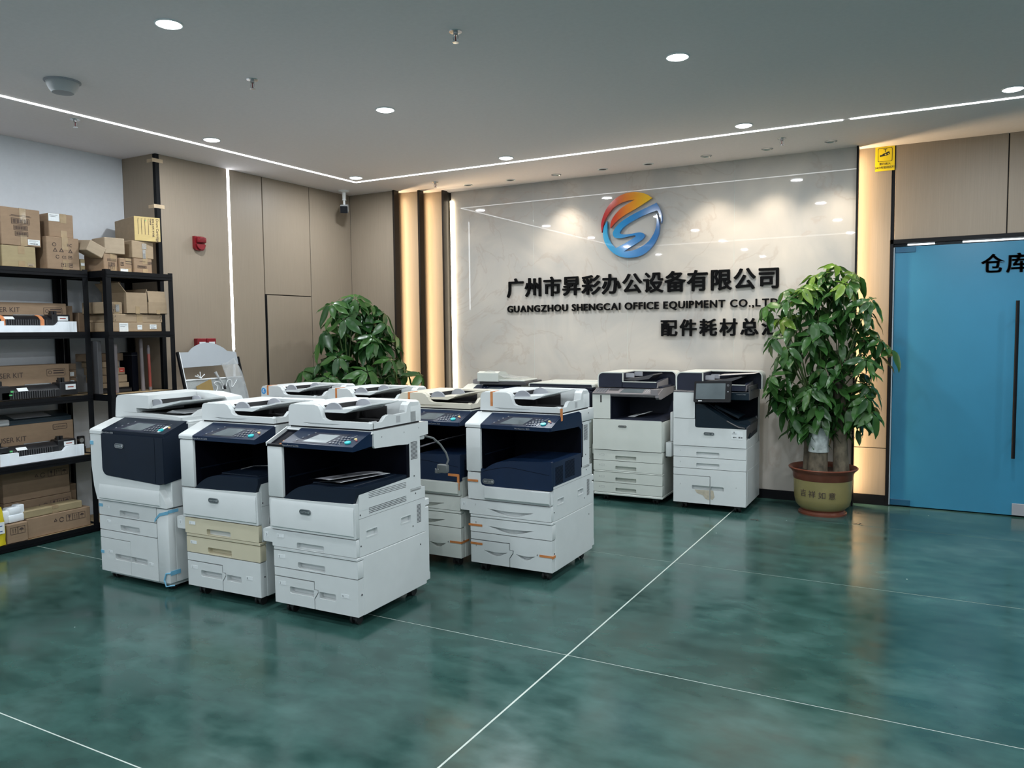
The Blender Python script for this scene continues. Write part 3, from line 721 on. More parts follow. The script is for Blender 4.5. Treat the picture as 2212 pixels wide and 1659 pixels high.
def open_copier(name, label, loc, rz, front='white', m=M_COPIER, top=None, trays=None, model='ApeosPort-V C3376', missing_cap=False, navyside=False, left_tray=True, detailed=True, adf_h=.115, adf=True, tag_five=True, group='used office copiers standing on the floor'):
    c = empty(name, loc, rz, label, 'copier', group)
    W = .565; top = top or m; trays = trays or [m]*4
    navy = front == 'navy'
    for x, y in ((.07, .06), (.50, .06), (.07, .55), (.50, .55)): caster(c, x, y)
    part('cabinet', m, c, lambda b: (box(b, 0, W, .044, .62, .056, .363, bev=.004), box(b, .02, W-.003, .60, .655, .11, .50, bev=.004), box(b, .02, W-.004, .60, .662, .07, .115, bev=.004), box(b, .03, W-.01, .60, .672, .505, .545, bev=.004)))
    # trays
    if navy:
        h1, h2 = lens_slot(.125, .445, .409, .030), lens_slot(.125, .445, .300, .030)
        h3 = lens_slot(.09, .262, .146, .026); h4 = lens_slot(.315, .45, .146, .026)
    else:
        h1, h2 = slot(.167, .352, .368, .403), slot(.167, .352, .263, .297)
        h3 = rrect(.106, .270, .122, .158, .008, 4, (1, 0, 0, 1)); h4 = rrect(.309, .419, .122, .158, .008, 4, (0, 1, 1, 0))
    L3 = [(.002, .060), (.274, .060), (.274, .115), (.298, .150), (.298, .162), (.274, .162), (.274, .202), (.002, .202)]
    L4 = [(.279, .060), (W-.002, .060), (W-.002, .251), (.002, .251), (.002, .208), (.279, .208), (.279, .166), (.303, .166), (.303, .148), (.279, .113)]
    if not navy: h3 = rrect(.106, .272, .122, .158, .008, 4, (1, 0, 0, 1)); 
    d3 = drawer(c, trays[2], 0, 0, 0, 0, [h3], outer=L3); d4 = drawer(c, trays[3], 0, 0, 0, 0, [h4], outer=L4)
    d2 = drawer(c, trays[1], 0, W, .256, .345, [h2]); d1 = drawer(c, trays[0], -.004, W-.003, .367, .456, [h1], y=-.004)
    part('divider_rail', trays[1], c, lambda b: box(b, 0, W+.001, -.002, .05, .348, .364, bev=.003))
    for (dd, x, z, n) in ((d1, .03, .418, '1'), (d2, .03, .305, '2'), (d3, .03, .160, '3'), (d4, .455, .150, '4')):
        sticker(dd, x, z, n, y=-.0055 if n == '1' else -.001, sheet=not navy)
    # body
    def body(b):
        box(b, 0, W-.021, .021, .615, .366, .625)
        gy = [rrect(.075, .165, .455, .489, .004, 2), rrect(.378, .468, .455, .489, .004, 2)]
        plate(b, [(.021, .366), (.615, .366), (.615, .625), (.021, .625)], gy, 'x', W, W-.022, pocket=.018)
        box(b, 0, W, .455, .577, .61, .915, bev=.004)
        box(b, 0, W-.001, .57, .612, .56, .60, bev=.002)
        box(b, -.018, .083, .10, .47, .60, .915, bev=.003)
        if not navyside: prism(b, [(.022, .60), (.47, .60), (.47, .700), (.022, .684)], 'x', W-.018, W+.0008)
        box(b, -.018, W, .158, .655, .917, .992, bev=.004, seg=2)
        box(b, .02, W-.01, .575, .64, .890, .917, bev=.006)
    part('body', m, c, body)
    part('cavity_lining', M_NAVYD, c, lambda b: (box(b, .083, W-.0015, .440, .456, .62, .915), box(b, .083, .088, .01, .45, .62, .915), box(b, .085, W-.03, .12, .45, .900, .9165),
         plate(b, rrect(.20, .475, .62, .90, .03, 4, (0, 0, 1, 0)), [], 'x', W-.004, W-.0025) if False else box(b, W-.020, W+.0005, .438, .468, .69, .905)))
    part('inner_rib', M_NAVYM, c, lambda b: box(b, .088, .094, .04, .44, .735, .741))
    # output tray
    tm = M_NAVY if navy else M_NAVYM
    sh = [(.085, .628)] + [(.085 + .165*t, .632 + (.078)*(math.sin(t*math.pi/2)**.9)) for t in [i/8 for i in range(9)]] + [(.30, .714), (W-.001, .719), (W, .712), (W, .685 if not navy else .64), (W-.02, .64)]
    if navy:
        P = [(.083, .655), (.083, .575)] + arc(.108, .572, .025, 180, 270, 5)[1:] + [(W-.01, .553), (W, .556), (W, .722), (W-.006, .727), (.30, .716)] + [(.085 + .165*t, .632 + (.078)*(math.sin(t*math.pi/2)**.9)) for t in [i/8 for i in range(8, 0, -1)]]
        ot = part('output_shell', tm, c, lambda b: prism(b, P, 'y', -.003, .022))
        part('output_tray', tm, c, lambda b: (prism(b, sh, 'y', .020, .446), [box(b, W-.003, W+.0005, .02, .44, .575, .72)]))
        # raised wave line on the shell
        part('shell_crease', M_NAVYD, ot, lambda b: tube(b, [(.10 + .45*t, -.0035, .640 + .040*math.sin(min(t*3.0, 1.57)) - .034*max(0, t-.35)*1.5) for t in [i/14 for i in range(15)]], .0012, 5))
        vents(c, M_NAVYD, W+.001, (.05, .155), .585, 14, .0075, .003); vents(c, M_NAVYD, W+.001, (.19, .33), .600, 14, .0075, .003)
        badge(c, .096, .580, -.004, .082, .030)
    else:
        part('output_tray', tm, c, lambda b: (prism(b, sh, 'y', -.001, .440), box(b, .24, W-.05, .05, .42, .713, .722, bev=.003)))
    # front door
    if navy:
        D = [(-.010, .462), (W-.008, .462), (W-.002, .470), (W-.006, .549), (.112, .549), (.088, .556), (.079, .575), (.078, .628), (-.012, .628), (-.014, .60)]
        part('front_door', m, c, lambda b: (prism(b, D, 'y', -.004, .021), prism(b, [(-.01, .468), (-.022, .480), (-.024, .545), (-.004, .549)], 'x', .115, W-.01)))
    else:
        D = [(-.012, .462), (W-.004, .462), (W, .470), (W-.004, .640), (W-.014, .641), (.30, .634), (-.014, .628), (-.016, .60)]
        part('front_door', m, c, lambda b: (prism(b, D, 'y', -.006, .021), prism(b, [(-.0055, .470), (-.012, .478), (-.012, .60), (-.0055, .625)], 'x', .0, W-.012)))
        badge(c, .203, .574, -.013)
    # left column and cap
    part('left_column', m, c, lambda b: box(b, -.022, .084, -.006, .12, .634, .906, bev=.008, seg=2))
    def cap(b):
        if missing_cap:
            prism(b, [(-.008, .906), (-.010, .925), (.150, .992), (.158, .992), (.158, .915), (.02, .906)], 'x', -.024, -.016)
            prism(b, [(.140, .978), (.150, .992), (.158, .992), (.158, .978)], 'x', -.02, W)
        else:
            prism(b, [(-.008, .910), (-.009, .926), (-.004, .934), (.150, .992), (.158, .992), (.158, .915), (.02, .908)], 'x', -.024, .086)
            prism(b, [(.145, .985), (.150, .993), (.165, .993), (.165, .980)], 'x', .08, W)
    part('scanner_shoulder', m, c, cap)
    if missing_cap:
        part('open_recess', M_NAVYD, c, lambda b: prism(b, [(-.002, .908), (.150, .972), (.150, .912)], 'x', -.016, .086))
        part('recess_edge', M_BLACK, c, lambda b: box(b, -.018, .10, -.009, .004, .906, .918, bev=.002))
        part('wiring', M_OTAPE, c, lambda b: (box(b, .066, .085, .02, .035, .920, .936, bev=.003), box(b, .055, .072, .006, .018, .914, .922, bev=.002)))
    cp = control_panel(c, .086, W-.008 if navyside else W-.009, model, words_right=navy, lit=missing_cap)
    # right side skin of the scanner
    if navyside:
        part('side_cover', M_NAVY, c, lambda b: prism(b, [(-.004, .909), (-.006, .930), (.150, .989), (.40, .989), (.44, .975), (.452, .90), (.452, .70), (.44, .70), (.438, .87), (.40, .893), (.20, .899)], 'x', W-.009, W+.002))
    else:
        part('side_cover', m, c, lambda b: (prism(b, [(.153, .914), (.153, .992), (.655, .992), (.655, .918), (.575, .915), (.455, .885), (.36, .893), (.16, .903)], 'x', W-.012, W+.0012)))
    if detailed:
        vents(c, M_DGREY, W, (.482, .545), .795, 14, .0072)
        if not navy: vents(c, M_DGREY, W, (.10, .43), .655, 4, .0085, .003, -.004); vents(c, M_DGREY, W, (.10, .43), .575, 4, .0085, .003)
        vents(c, M_DGREY, W, (.53, .57), .43, 14, .0075)
        part('grip_frame', m, c, lambda b: [plate(b, rrect(y0-.004, y1+.004, .451, .493, .005, 2), [rrect(y0, y1, .455, .489, .004, 2)], 'x', W+.0012, W-.001) for y0, y1 in ((.075, .165), (.378, .468))])
        screws(c, W, ((.03, .42), (.03, .58), (.52, .60), (.56, .30), (.03, .17), (.51, .70), (.49, .42), (.22, .955), (.42, .955), (.56, .965)))
        part('seam_line', M_DGREY, c, lambda b: (box(b, W-.002, W+.0004, .46, .61, .6285, .6300), box(b, W-.002, W+.0004, .02, .61, .5600, .5612), box(b, W-.002, W+.0004, .455, .575, .915, .9165)))
    # tray 5 on the left
    if left_tray:
        st = part('side_tray', m, c, lambda b: (plate(b, rrect(.05, .50, .46, .745, .015, 3), [], 'x', -.045, -.020), box(b, -.045, 0, .05, .52, .42, .46, bev=.004), plate(b, rrect(-.072, .004, .385, .456, .010, 4), [], 'y', -.001, .50)))
        if tag_five:
            part('number_label', M_PAPER, st, lambda b: box(b, -.056, -.034, -.0022, -.001, .412, .436)); part('digit', M_INK, st, lambda b: add_text(b, '5', -.049, -.003, .417, .018), smooth=False)
    if adf:
        feeder(c, .556, .140, .600, 1.002, adf_h, top)
        part('platen_gap', M_CHAR, c, lambda b: box(b, .006, .55, .150, .59, .990, 1.004))
    return c

YAW = R(.8)
cC = open_copier('office_copier', 'frontmost white copier with papers on its navy output tray', (-3.13, 3.03, 0), R(1.2), missing_cap=True, adf_h=.117)
cB = open_copier('office_copier', 'white copier with yellowed upper drawers between the two front machines', (-3.80, 3.015, 0), R(1.8), trays=[M_AGED, M_AGED, M_COPIER, M_COPIER], adf_h=.100, model='ApeosPort-V C3375')
cG = open_copier('office_copier', 'white copier with navy front shell and orange tape, right end of second row', (-2.573, 4.135, 0), R(.5), front='navy', navyside=True, adf_h=.117, model='WorkCentre 7835')
cF = open_copier('office_copier', 'cream topped copier with navy front shell behind the frontmost copier', (-3.222, 4.155, 0), R(.3), front='navy', navyside=True, m=M_IVORY, top=M_CREAM, adf_h=.094, model='WorkCentre 7225')
cE = open_copier('office_copier', 'half hidden copier with orange tape on its feeder, second row centre', (-3.93, 4.23, 0), R(-1), adf_h=.098, detailed=False)
cD = open_copier('office_copier', 'half hidden copier with round blue sticker and orange tape on feeder', (-4.64, 4.27, 0), R(-1.5), adf_h=.098, detailed=False)
# the things that make each of them different
def adf_tape(c, x, top, z0=1.03):
    o = tape(c, M_OTAPE, 'tape', (x, x+.017, .1385, .141, z0, top), (x, x+.017, .139, .23, top-.0005, top+.0035)); o['label'] = 'strip of orange tape on the feeder'
adf_tape(cG, .075, 1.118); adf_tape(cF, .07, 1.0955); adf_tape(cE, .075, 1.0995); adf_tape(cD, .065, 1.0995)
o = part('round_sticker', mat('blue_sticker', (.05, .28, .62), .4), cD, lambda b: plate(b, disc_pts(.030, 1.060, .024, 20), [], 'y', .1375, .1405)); o['label'] = 'round blue sticker'
part('sticker_mark', M_PAPER, o, lambda b: (plate(b, arc(.030, 1.060, .012, 60, 330, 14) + arc(.030, 1.060, .009, 330, 60, 14), [], 'y', .1370, .1376), box(b, .028, .032, .1370, .1376, 1.055, 1.075)))
for a in ((.563, .568, .13, .155, .955, 1.03),): tape(cG, M_OTAPE, 'tape', a)['label'] = 'orange tape over feeder edge'
tape(cG, M_OTAPE, 'tape', (-.012, .062, -.0095, -.0045, .571, .584)); tape(cG, M_OTAPE, 'tape', (-.012, .085, -.003, .0005, .290, .303)); tape(cG, M_OTAPE, 'tape', (0, .085, -.003, .0005, .174, .187)); tape(cG, M_OTAPE, 'tape', (.480, .567, -.003, .0005, .150, .163), (.563, .568, -.002, .04, .146, .160))
tape(cF, M_OTAPE, 'tape', (.475, .555, -.0055, -.002, .586, .602), (.545, .560, -.0085, -.002, .500, .600)); tape(cF, M_OTAPE, 'tape', (.48, .567, -.003, .0005, .155, .168), (.564, .568, -.003, .09, .155, .168))
part('loose_sheet', M_PHOTO, cF, lambda b: prism(b, [(.12, .73), (.36, .80), (.362, .798), (.13, .722)], 'y', .18, .40))
# prints lying in the frontmost tray
t = empty('printed_sheets', (0, 0, 0), label='printed photo sheets lying in the frontmost output tray', cat='paper')
def sheet(dx, dz, ang, x0=-2.90, y0=3.10, w=.235, l=.33):
    M = Matrix.Translation((x0+dx, y0, .724+dz)) @ Matrix.Rotation(R(ang), 4, 'Z') @ Matrix.Rotation(R(-3), 4, 'Y')
    def f(b):
        n = 6
        for i in range(n):
            z0 = .018*(1-i/n)**3*-1; z1 = .018*(1-(i+1)/n)**3*-1
            b2 = B(); v = [b2.verts.new(M @ Vector(q)) for q in ((i*w/n, 0, z0), ((i+1)*w/n, 0, z1), ((i+1)*w/n, l, z1), (i*w/n, l, z0))]; b2.faces.new(v); merge(b, b2)
        bmesh.ops.remove_doubles(b, verts=b.verts[:], dist=.0001)
    return f
part('sheet', M_PAPER, t, sheet(0, .006, -12)); part('photo_print', M_PHOTO, t, sheet(.008, .0075, -12, w=.215, l=.31)); part('sheet', M_SHADEW, t, sheet(-.04, .020, -20, l=.32)); part('photo_print', M_PHOTO, t, sheet(-.03, .0215, -20, w=.20, l=.30))
t = tag(part('wire_loop', M_SILVER, None, lambda b: tube(b, [(-3.47, 3.13, .738), (-3.44, 3.20, .748), (-3.38, 3.26, .744), (-3.33, 3.28, .738)], .003, 6)), 'thin silver rod in the navy tray of the yellowed drawer copier', 'rod')
# power lead hanging behind the frontmost copier
t = empty('power_lead', (-2.60, 3.715, 0), label='grey power lead and plug hanging behind the frontmost copier', cat='cable')
part('cord', mat('lead_grey', (.11, .12, .12), .5), t, lambda b: tube(b, [(0, -.02, .905), (.03, .02, .89), (.06, .05, .85), (.085, .07, .80), (.10, .07, .76), (.095, .06, .735)], .006, 8))
part('plug', mat('lead_grey', (.11, .12, .12), .5), t, lambda b: (box(b, .035, .105, .04, .075, .685, .735, bev=.010, seg=2), box(b, .02, .05, .045, .07, .68, .70, bev=.003)))
part('prong', M_SILVER, t, lambda b: [box(b, .030+.018*k, .038+.018*k, .035, .043, .705, .711) for k in range(2)])

# --- A: the wide closed machine on the far left
def wide_copier():
    c = empty('wide_copier', (-4.552, 2.985, 0), R(.2), 'widest white copier with closed navy front door and blue tape', 'copier', 'used office copiers standing on the floor')
    W, m = .634, M_COPIER
    for x, y in ((.07, .06), (.57, .06), (.07, .60), (.57, .60)): caster(c, x, y)
    part('cabinet', m, c, lambda b: (box(b, 0, W, .044, .66, .050, .490, bev=.004), box(b, .04, W-.02, .03, .63, .03, .05)))
    part('right_column', m, c, lambda b: box(b, .534, W-.001, -.001, .05, .052, .490, bev=.004, seg=2))
    h1, h2 = slot(.196, .378, .404, .442), slot(.196, .378, .310, .348)
    h1 = slot(.196, .376, .404, .440); 
    L3 = [(.002, .052), (.282, .052), (.282, .258), (.002, .258)]
    h3 = rrect(.136, .281, .132, .170, .008, 4, (1, 0, 0, 1)); h4 = rrect(.286, .436, .132, .170, .008, 4, (0, 1, 1, 0))
    d1 = drawer(c, m, 0, .529, .402, .492, [slot(.196, .376, .408, .444)])
    d2 = drawer(c, m, 0, .529, .312, .397, [slot(.196, .376, .318, .354)])
    L4 = [(.284, .052), (.529, .052), (.529, .307), (.002, .307), (.002, .262), (.284, .262)]
    d3 = drawer(c, m, 0, 0, 0, 0, [rrect(.136, .2815, .134, .170, .008, 4, (1, 0, 0, 1))], outer=L3); d4 = drawer(c, m, 0, 0, 0, 0, [rrect(.2845, .436, .134, .170, .008, 4, (0, 1, 1, 0))], outer=L4)
    for (dd, x, z, n) in ((d1, .07, .447, '1'), (d2, .07, .358, '2'), (d3, .07, .170, '3'), (d4, .448, .140, '4')): sticker(dd, x, z, n, w=.04, h=.016, size=.014)
    part('body', m, c, lambda b: (box(b, -.02, W, .03, .66, .494, .905, bev=.004), box(b, -.02, W, .155, .66, .88, .975, bev=.003), prism(b, [(.03, .88), (.155, .88), (.155, .972), (.03, .922)], 'x', -.018, W-.006)))
    # front door: white frame swept round the navy door
    D = [(.004, .498), (W+.004, .498), (W, .52), (W-.052, .600), (W-.045, .632), (.115, .652)] + arc(.115, .70, .045, 270, 180, 6)[1:] + [(.068, .90), (-.040, .900), (-.038, .70), (-.022, .58)]
    part('front_door', m, c, lambda b: prism(b, D, 'y', -.012, .035))
    part('door_lip', m, c, lambda b: prism(b, [(-.0115, .504), (-.017, .512), (-.017, .575), (-.0115, .598)], 'x', .03, W-.05))
    N = [(.118, .655), (W-.045, .634), (W, .640), (W, .908), (.072, .908), (.072, .70)] + arc(.117, .70, .045, 180, 265, 5)[1:-1]
    nd = part('navy_door', M_NAVYM, c, lambda b: (prism(b, [(.072, .908), (.072, .70)] + arc(.117, .70, .045, 180, 270, 5)[1:] + [(W-.045, .634), (W-.002, .648), (W-.002, .908)], 'y', -.016, .030), prism(b, [(-.014, .640), (.16, .664), (.16, .975), (.13, .975), (-.014, .908)], 'x', W-.004, W+.002)))
    part('door_edge', M_NAVYD, nd, lambda b: box(b, W-.075, W-.073, -.0168, -.015, .64, .905))
    badge(c, .205, .842, -.017, .078, .026)
    control = control_panel(c, .072, W, 'DocuCentre 6000', navy=M_NAVYM, low=.905)
    part('scanner_shoulder', m, c, lambda b: (prism(b, [(-.014, .903), (-.014, .922), (-.006, .932), (.150, .985), (.158, .985), (.158, .905)], 'x', -.040, .072), prism(b, [(.15, .975), (.152, .988), (.165, .988), (.165, .975)], 'x', .07, W)))
    part('card_slot', M_PAPER, c, lambda b: prism(b, [(.006, .9385), (.075, .9655), (.076, .9635), (.007, .9365)], 'x', .555, .575))
    part('scanner', m, c, lambda b: box(b, -.02, W-.002, .155, .68, .962, .988, bev=.004))
    # feeder, two storeys
    f = empty('document_feeder', (0, 0, 0)); f.parent = c
    y0, y1, z = .150, .640, .990
    def body(b):
        prism(b, [(-.02, z), (.585, z-.002), (.590, z+.018), (.55, z+.022), (.20, z+.032), (-.018, z+.035)], 'y', y0, y1)
        prism(b, [(-.018, z+.034), (.185, z+.034), (.185, z+.062), (.300, z+.062), (.298, z+.118), (.30, z+.142), (.06, z+.142), (.010, z+.135), (-.006, z+.118)], 'y', y0, y1-.02)
        prism(b, [(.25, z+.03), (.585, z+.02), (.582, z+.085), (.565, z+.112), (.40, z+.136), (.25, z+.140)], 'y', y1-.13, y1)
        prism(b, [(y0+.05, z), (y1-.1, z), (y1-.1, z+.07), (y0+.20, z+.062), (y0+.14, z+.050), (y0+.08, z+.018)], 'x', .565, .585)
    part('feeder_body', m, f, body)
    part('lip_shade', M_SHADEW, f, lambda b: prism(b, [(.03+.50*i/12, z+.004+.010*math.sin(math.pi*(i/12)**.7)) for i in range(13)] + [(.53-.50*i/12, z+.0035) for i in range(1, 12)], 'y', y0-.0008, y0+.001))  # flat grey crescent painted for the shade under the lip
    part('well', M_CHAR, f, lambda b: (box(b, .185, .52, y0+.04, y1-.131, z+.033, z+.036), box(b, .186, .40, y1-.140, y1-.128, z+.036, z+.10)))
    part('output_tray', M_SHADEW, f, lambda b: prism(b, [(.36, z+.030), (.44, z+.052), (.55, z+.036)], 'y', y0+.06, y1-.14))
    part('input_tray', m, f, lambda b: prism(b, [(.285, z+.070), (.36, z+.086), (.565, z+.118), (.562, z+.108), (.40, z+.074), (.34, z+.064), (.285, z+.060)], 'y', y0+.02, y1-.135))
    for yy in (y0+.03, y1-.17):
        part('paper_guide', M_GREY, f, lambda b: prism(b, rrect(.300, .375, z+.075, z+.118, .02, 4, (0, 0, 1, 1)), 'y', yy, yy+.012))
    part('feed_slot', M_CHAR, f, lambda b: box(b, .29, .3015, y0+.03, y1-.15, z+.085, z+.112))
    # blue tapes
    tape(c, M_BTAPE, 'tape', (-.040, -.010, -.0145, -.0118, .835, .858)); tape(c, M_BTAPE, 'tape', (0, .036, -.002, .0005, .452, .470)); tape(c, M_BTAPE, 'tape', (0, .03, -.002, .0005, .160, .178))
    def bt(b):
        prism(b, [(.520, .425), (.515, .405), (.56, .445), (.636, .462), (.636, .482), (.56, .462)], 'y', -.0035, -.0012); box(b, W-.001, W+.002, 0, .07, .467, .485)
    part('tape', M_BTAPE, c, bt)
    part('tape', M_BTAPE, c, lambda b: (box(b, W-.001, W+.0025, .002, .07, .10, .125), tube(b, [(W+.004, .0, .115), (W-.03, -.006, .11), (W-.045, -.008, .07), (W-.03, -.008, .035), (W+.01, .02, .04)], .005, 5)))
    part('seam_line', M_DGREY, c, lambda b: (box(b, W-.001, W+.0006, .03, .65, .4905, .4935),))
    return c
cA = wide_copier()

# --- J, K (and the one behind, I): machines of the newer shape at the marble wall
def dark_feeder(c, W, y0, y1, z, h, hx, m, shell=M_IVORY, closed=False):
    f = empty('document_feeder', (0, 0, 0)); f.parent = c
    r = .040
    if closed:
        part('feeder_body', M_SLATE, f, lambda b: prism(b, rrect(0, W, z, z+h-.006, r, 5, (0, 0, 1, 1)), 'y', y0+.006, y1))
        part('feeder_cover', shell, f, lambda b: (plate(b, rrect(-.008, W+.008, z+.004, z+h, r+.006, 6, (0, 0, 1, 1)), [], 'y', y0+.09, y1+.01), plate(b, rrect(-.008, W+.008, z+.02, z+h, r+.006, 6, (0, 0, 1, 1)), [rrect(0, W, z+.0201, z+h-.006, r, 6, (0, 0, 1, 1))], 'y', y0, y0+.1)))
        return f
    housing = rrect(0, hx, z, z+h-.006, r, 5, (0, 0, 0, 1))
    part('feeder_body', M_SLATE, f, lambda b: (prism(b, housing, 'y', y0+.004, y1-.02), prism(b, [(hx-.01, z), (W-.075, z), (W-.072, z+.048), (hx+.01, z+.048), (hx-.01, z+.055)], 'y', y0+.004, y0+.05),
        prism(b, rrect(hx-.01, W, z, z+h-.006, r, 5, (0, 0, 1, 0)), 'y', y1-.12, y1-.01), box(b, hx-.01, W-.03, y0+.04, y1-.1, z, z+.012), prism(b, [(y0+.004, z), (y1-.05, z), (y1-.05, z+.075), (y0+.10, z+.060), (y0+.02, z+.045)], 'x', W-.09, W-.07)))
    Q = [(0, 0)]
    part('feeder_cover', shell, f, lambda b: (
        plate(b, rrect(-.010, W+.010, z-.002, z+h+.002, r+.008, 6, (0, 0, 1, 1)), [rrect(0, W, z-.0019, z+h-.006, r, 6, (0, 0, 1, 1))], 'y', y1-.16, y1),
        plate(b, [(-.010, z)] + arc(r-.002, z+h+.002-(r+.008), r+.008, 180, 90, 6) + [(hx, z+h+.002), (hx, z+h-.006)] + arc(r, z+h-.006-r, r, 90, 180, 6) + [(0, z)], [], 'y', y0, y1-.159),
        box(b, hx-.003, hx+.004, y0+.001, y0+.02, z+.050, z+h-.004), box(b, hx, W-.074, y0+.001, y0+.012, z+.047, z+.053)))
    part('feeder_side', M_TAUPE, f, lambda b: prism(b, [(y0+.004, z), (y1-.16, z), (y1-.16, z+.070), (y0+.10, z+.052), (y0+.02, z+.046)], 'x', W-.0705, W-.066))
    part('input_tray', M_DGREY, f, lambda b: prism(b, [(hx-.01, z+.070), (hx+.13, z+.085), (W-.12, z+.118), (W-.115, z+.108), (hx+.22, z+.074), (hx+.10, z+.058), (hx-.01, z+.060)], 'y', y0+.05, y1-.17))
    for yy in (y0+.06, y1-.20):
        part('paper_guide', M_GREY, f, lambda b: prism(b, rrect(hx+.01, hx+.085, z+.085, z+.122, .008, 3, (0, 0, 1, 1)), 'y', yy, yy+.012))
    return f

def four_drawer_copier():
    c = empty('four_drawer_copier', (-2.675, 6.395, 0), R(1.0), 'ivory copier with four equal drawers and grey key panel at marble wall', 'copier', 'used office copiers standing on the floor')
    W, m = .610, M_IVORY
    for x, y in ((.08, .08), (.53, .08), (.08, .56), (.53, .56)): caster(c, x, y)
    part('cabinet', m, c, lambda b: (box(b, -.014, W, -.002, .62, .056, .076, bev=.004), box(b, -.005, W-.004, .045, .62, .074, .45, bev=.003), box(b, .02, W-.02, .60, .66, .10, .52, bev=.003)))
    for k, (z0, z1) in enumerate(((.363, .452), (.272, .359), (.170, .258), (.080, .166))):
        d = drawer(c, m, -.016, W-.002, z0, z1, [slot(.187, .378, z0+.012, z0+.044)], name='drawer')
        o = part('digit', M_INK, d, lambda b: add_text(b, '1234'[k], .035, -.0006, z0+.042, .015), smooth=False)
        part('number_frame', M_SHADEW, d, lambda b: plate(b, rrect(.052, .086, z0+.040, z0+.056, .003, 2), [rrect(.0532, .0848, z0+.0412, z0+.0548, .002, 2)], 'y', -.0008, .0002))
    part('divider_rail', m, c, lambda b: box(b, -.010, W+.002, -.001, .05, .2600, .2690, bev=.002))
    part('front_door', m, c, lambda b: prism(b, rrect(-.018, W-.006, .458, .724, .006, 3), 'y', -.006, .02))
    badge(c, .218, .667, -.006, .075, .018, word='fuji xerox')
    part('body', m, c, lambda b: (box(b, -.014, W, .018, .60, .455, .716, bev=.006, seg=2), box(b, -.014, .145, .03, .60, .70, .945, bev=.002), box(b, -.014, W, .50, .62, .70, .99, bev=.004)))
    part('left_column', m, c, lambda b: plate(b, rrect(-.022, .144, .730, .942, .004, 3), [slot(.050, .064, .868, .934, .003)], 'y', -.004, .04, pocket=.006))
    part('column_slot', M_CHAR, c, lambda b: box(b, .051, .063, -.0005, .003, .869, .933))
    part('cavity_lining', M_SLATE, c, lambda b: (box(b, .146, .152, .0, .50, .72, .94), box(b, .15, W-.002, .485, .50, .72, .94), box(b, .15, W-.06, .05, .49, .925, .94), box(b, .144, .152, -.004, .03, .728, .942)))
    part('output_tray', M_SLATE, c, lambda b: (box(b, .146, W-.004, -.003, .49, .716, .728, bev=.003), prism(b, [(.20, .727), (.30, .742), (W-.04, .745), (W-.01, .727)], 'y', .03, .48)))
    o = part('control_panel', M_TAUPE, c, lambda b: (prism(b, [(-.012, .942), (-.014, .952), (.11, .992), (.14, .994), (.14, .945)], 'x', -.020, W-.04), prism(b, rrect(-.014, .46, .945, .992, .02, 4, (0, 0, 0, 0)), 'x', W-.10, W-.04)))
    part('panel_side', M_TAUPE, c, lambda b: prism(b, [(-.012, .925), (-.010, .952), (.11, .992), (.14, .996), (.45, .996), (.45, .945), (.06, .905), (.01, .908)], 'x', W-.06, W-.03))
    M = panel_item(-.014, .952, .11, .992)
    def it(nm, mm, fn):
        bm = B(); fn(bm); bm.transform(M); new_obj(nm, bm, mm, o)
    it('panel_inlay', M_DGREY, lambda b: (plate(b, rrect(-.01, .10, .015, .110, .004, 2), [], 'z', .001, 0), plate(b, rrect(.11, .20, .06, .11, .004, 2), [], 'z', .001, 0)))
    it('keypad', M_KEY, lambda b: [plate(b, rrect(-.004+.026*q, .016+.026*q, .02+.022*r_, .034+.022*r_, .002, 2), [], 'z', .003, 0) for q in range(4) for r_ in range(4)])
    it('screen', M_SCREEN, lambda b: plate(b, [(.225, .02), (.43, .02), (.425, .11), (.24, .11)], [], 'z', .0015, 0))
    it('function_keys', M_SHADEW, lambda b: [plate(b, disc_pts(.450+.018*q, .03+.022*r_, .005, 8), [], 'z', .003, 0) for q in range(3) for r_ in range(4)])
    it('start_button', M_TEAL, lambda b: plate(b, disc_pts(.532, .05, .013, 16), [], 'z', .004, 0))
    it('stop_button', M_REDTUBE, lambda b: plate(b, disc_pts(.545, .088, .008, 12), [], 'z', .004, 0))
    part('control_front', M_DGREY, c, lambda b: box(b, .15, W-.06, -.006, .02, .925, .944, bev=.002))
    part('panel_lettering', M_TAUPE, c, lambda b: add_text(b, 'ApeosPort C3375', .44, -.0075, .929, .012), smooth=False)
    dark_feeder(c, W-.01, .09, .58, .998, .130, .222, m)
    part('side_tray', m, c, lambda b: (plate(b, rrect(.10, .50, .50, .87, .02, 3), [], 'x', W+.0, W+.030) if False else box(b, -.05, -.016, .1, .5, .50, .80, bev=.008, seg=2), box(b, -.055, -.01, .06, .5, .40, .49, bev=.008, seg=2)))
    part('grip_shade', M_CHAR, c, lambda b: box(b, W-.003, W+.001, .10, .17, .40, .435, bev=.002))  # dark patch on the flat side, painting the shade of a hand grip
    part('loose_sheet', M_PAPER, c, lambda b: prism(b, [(.28, .747), (.34, .750), (.40, .775), (.43, .778), (.43, .776), (.40, .772), (.34, .747)], 'y', .06, .30))
    return c
cJ = four_drawer_copier()

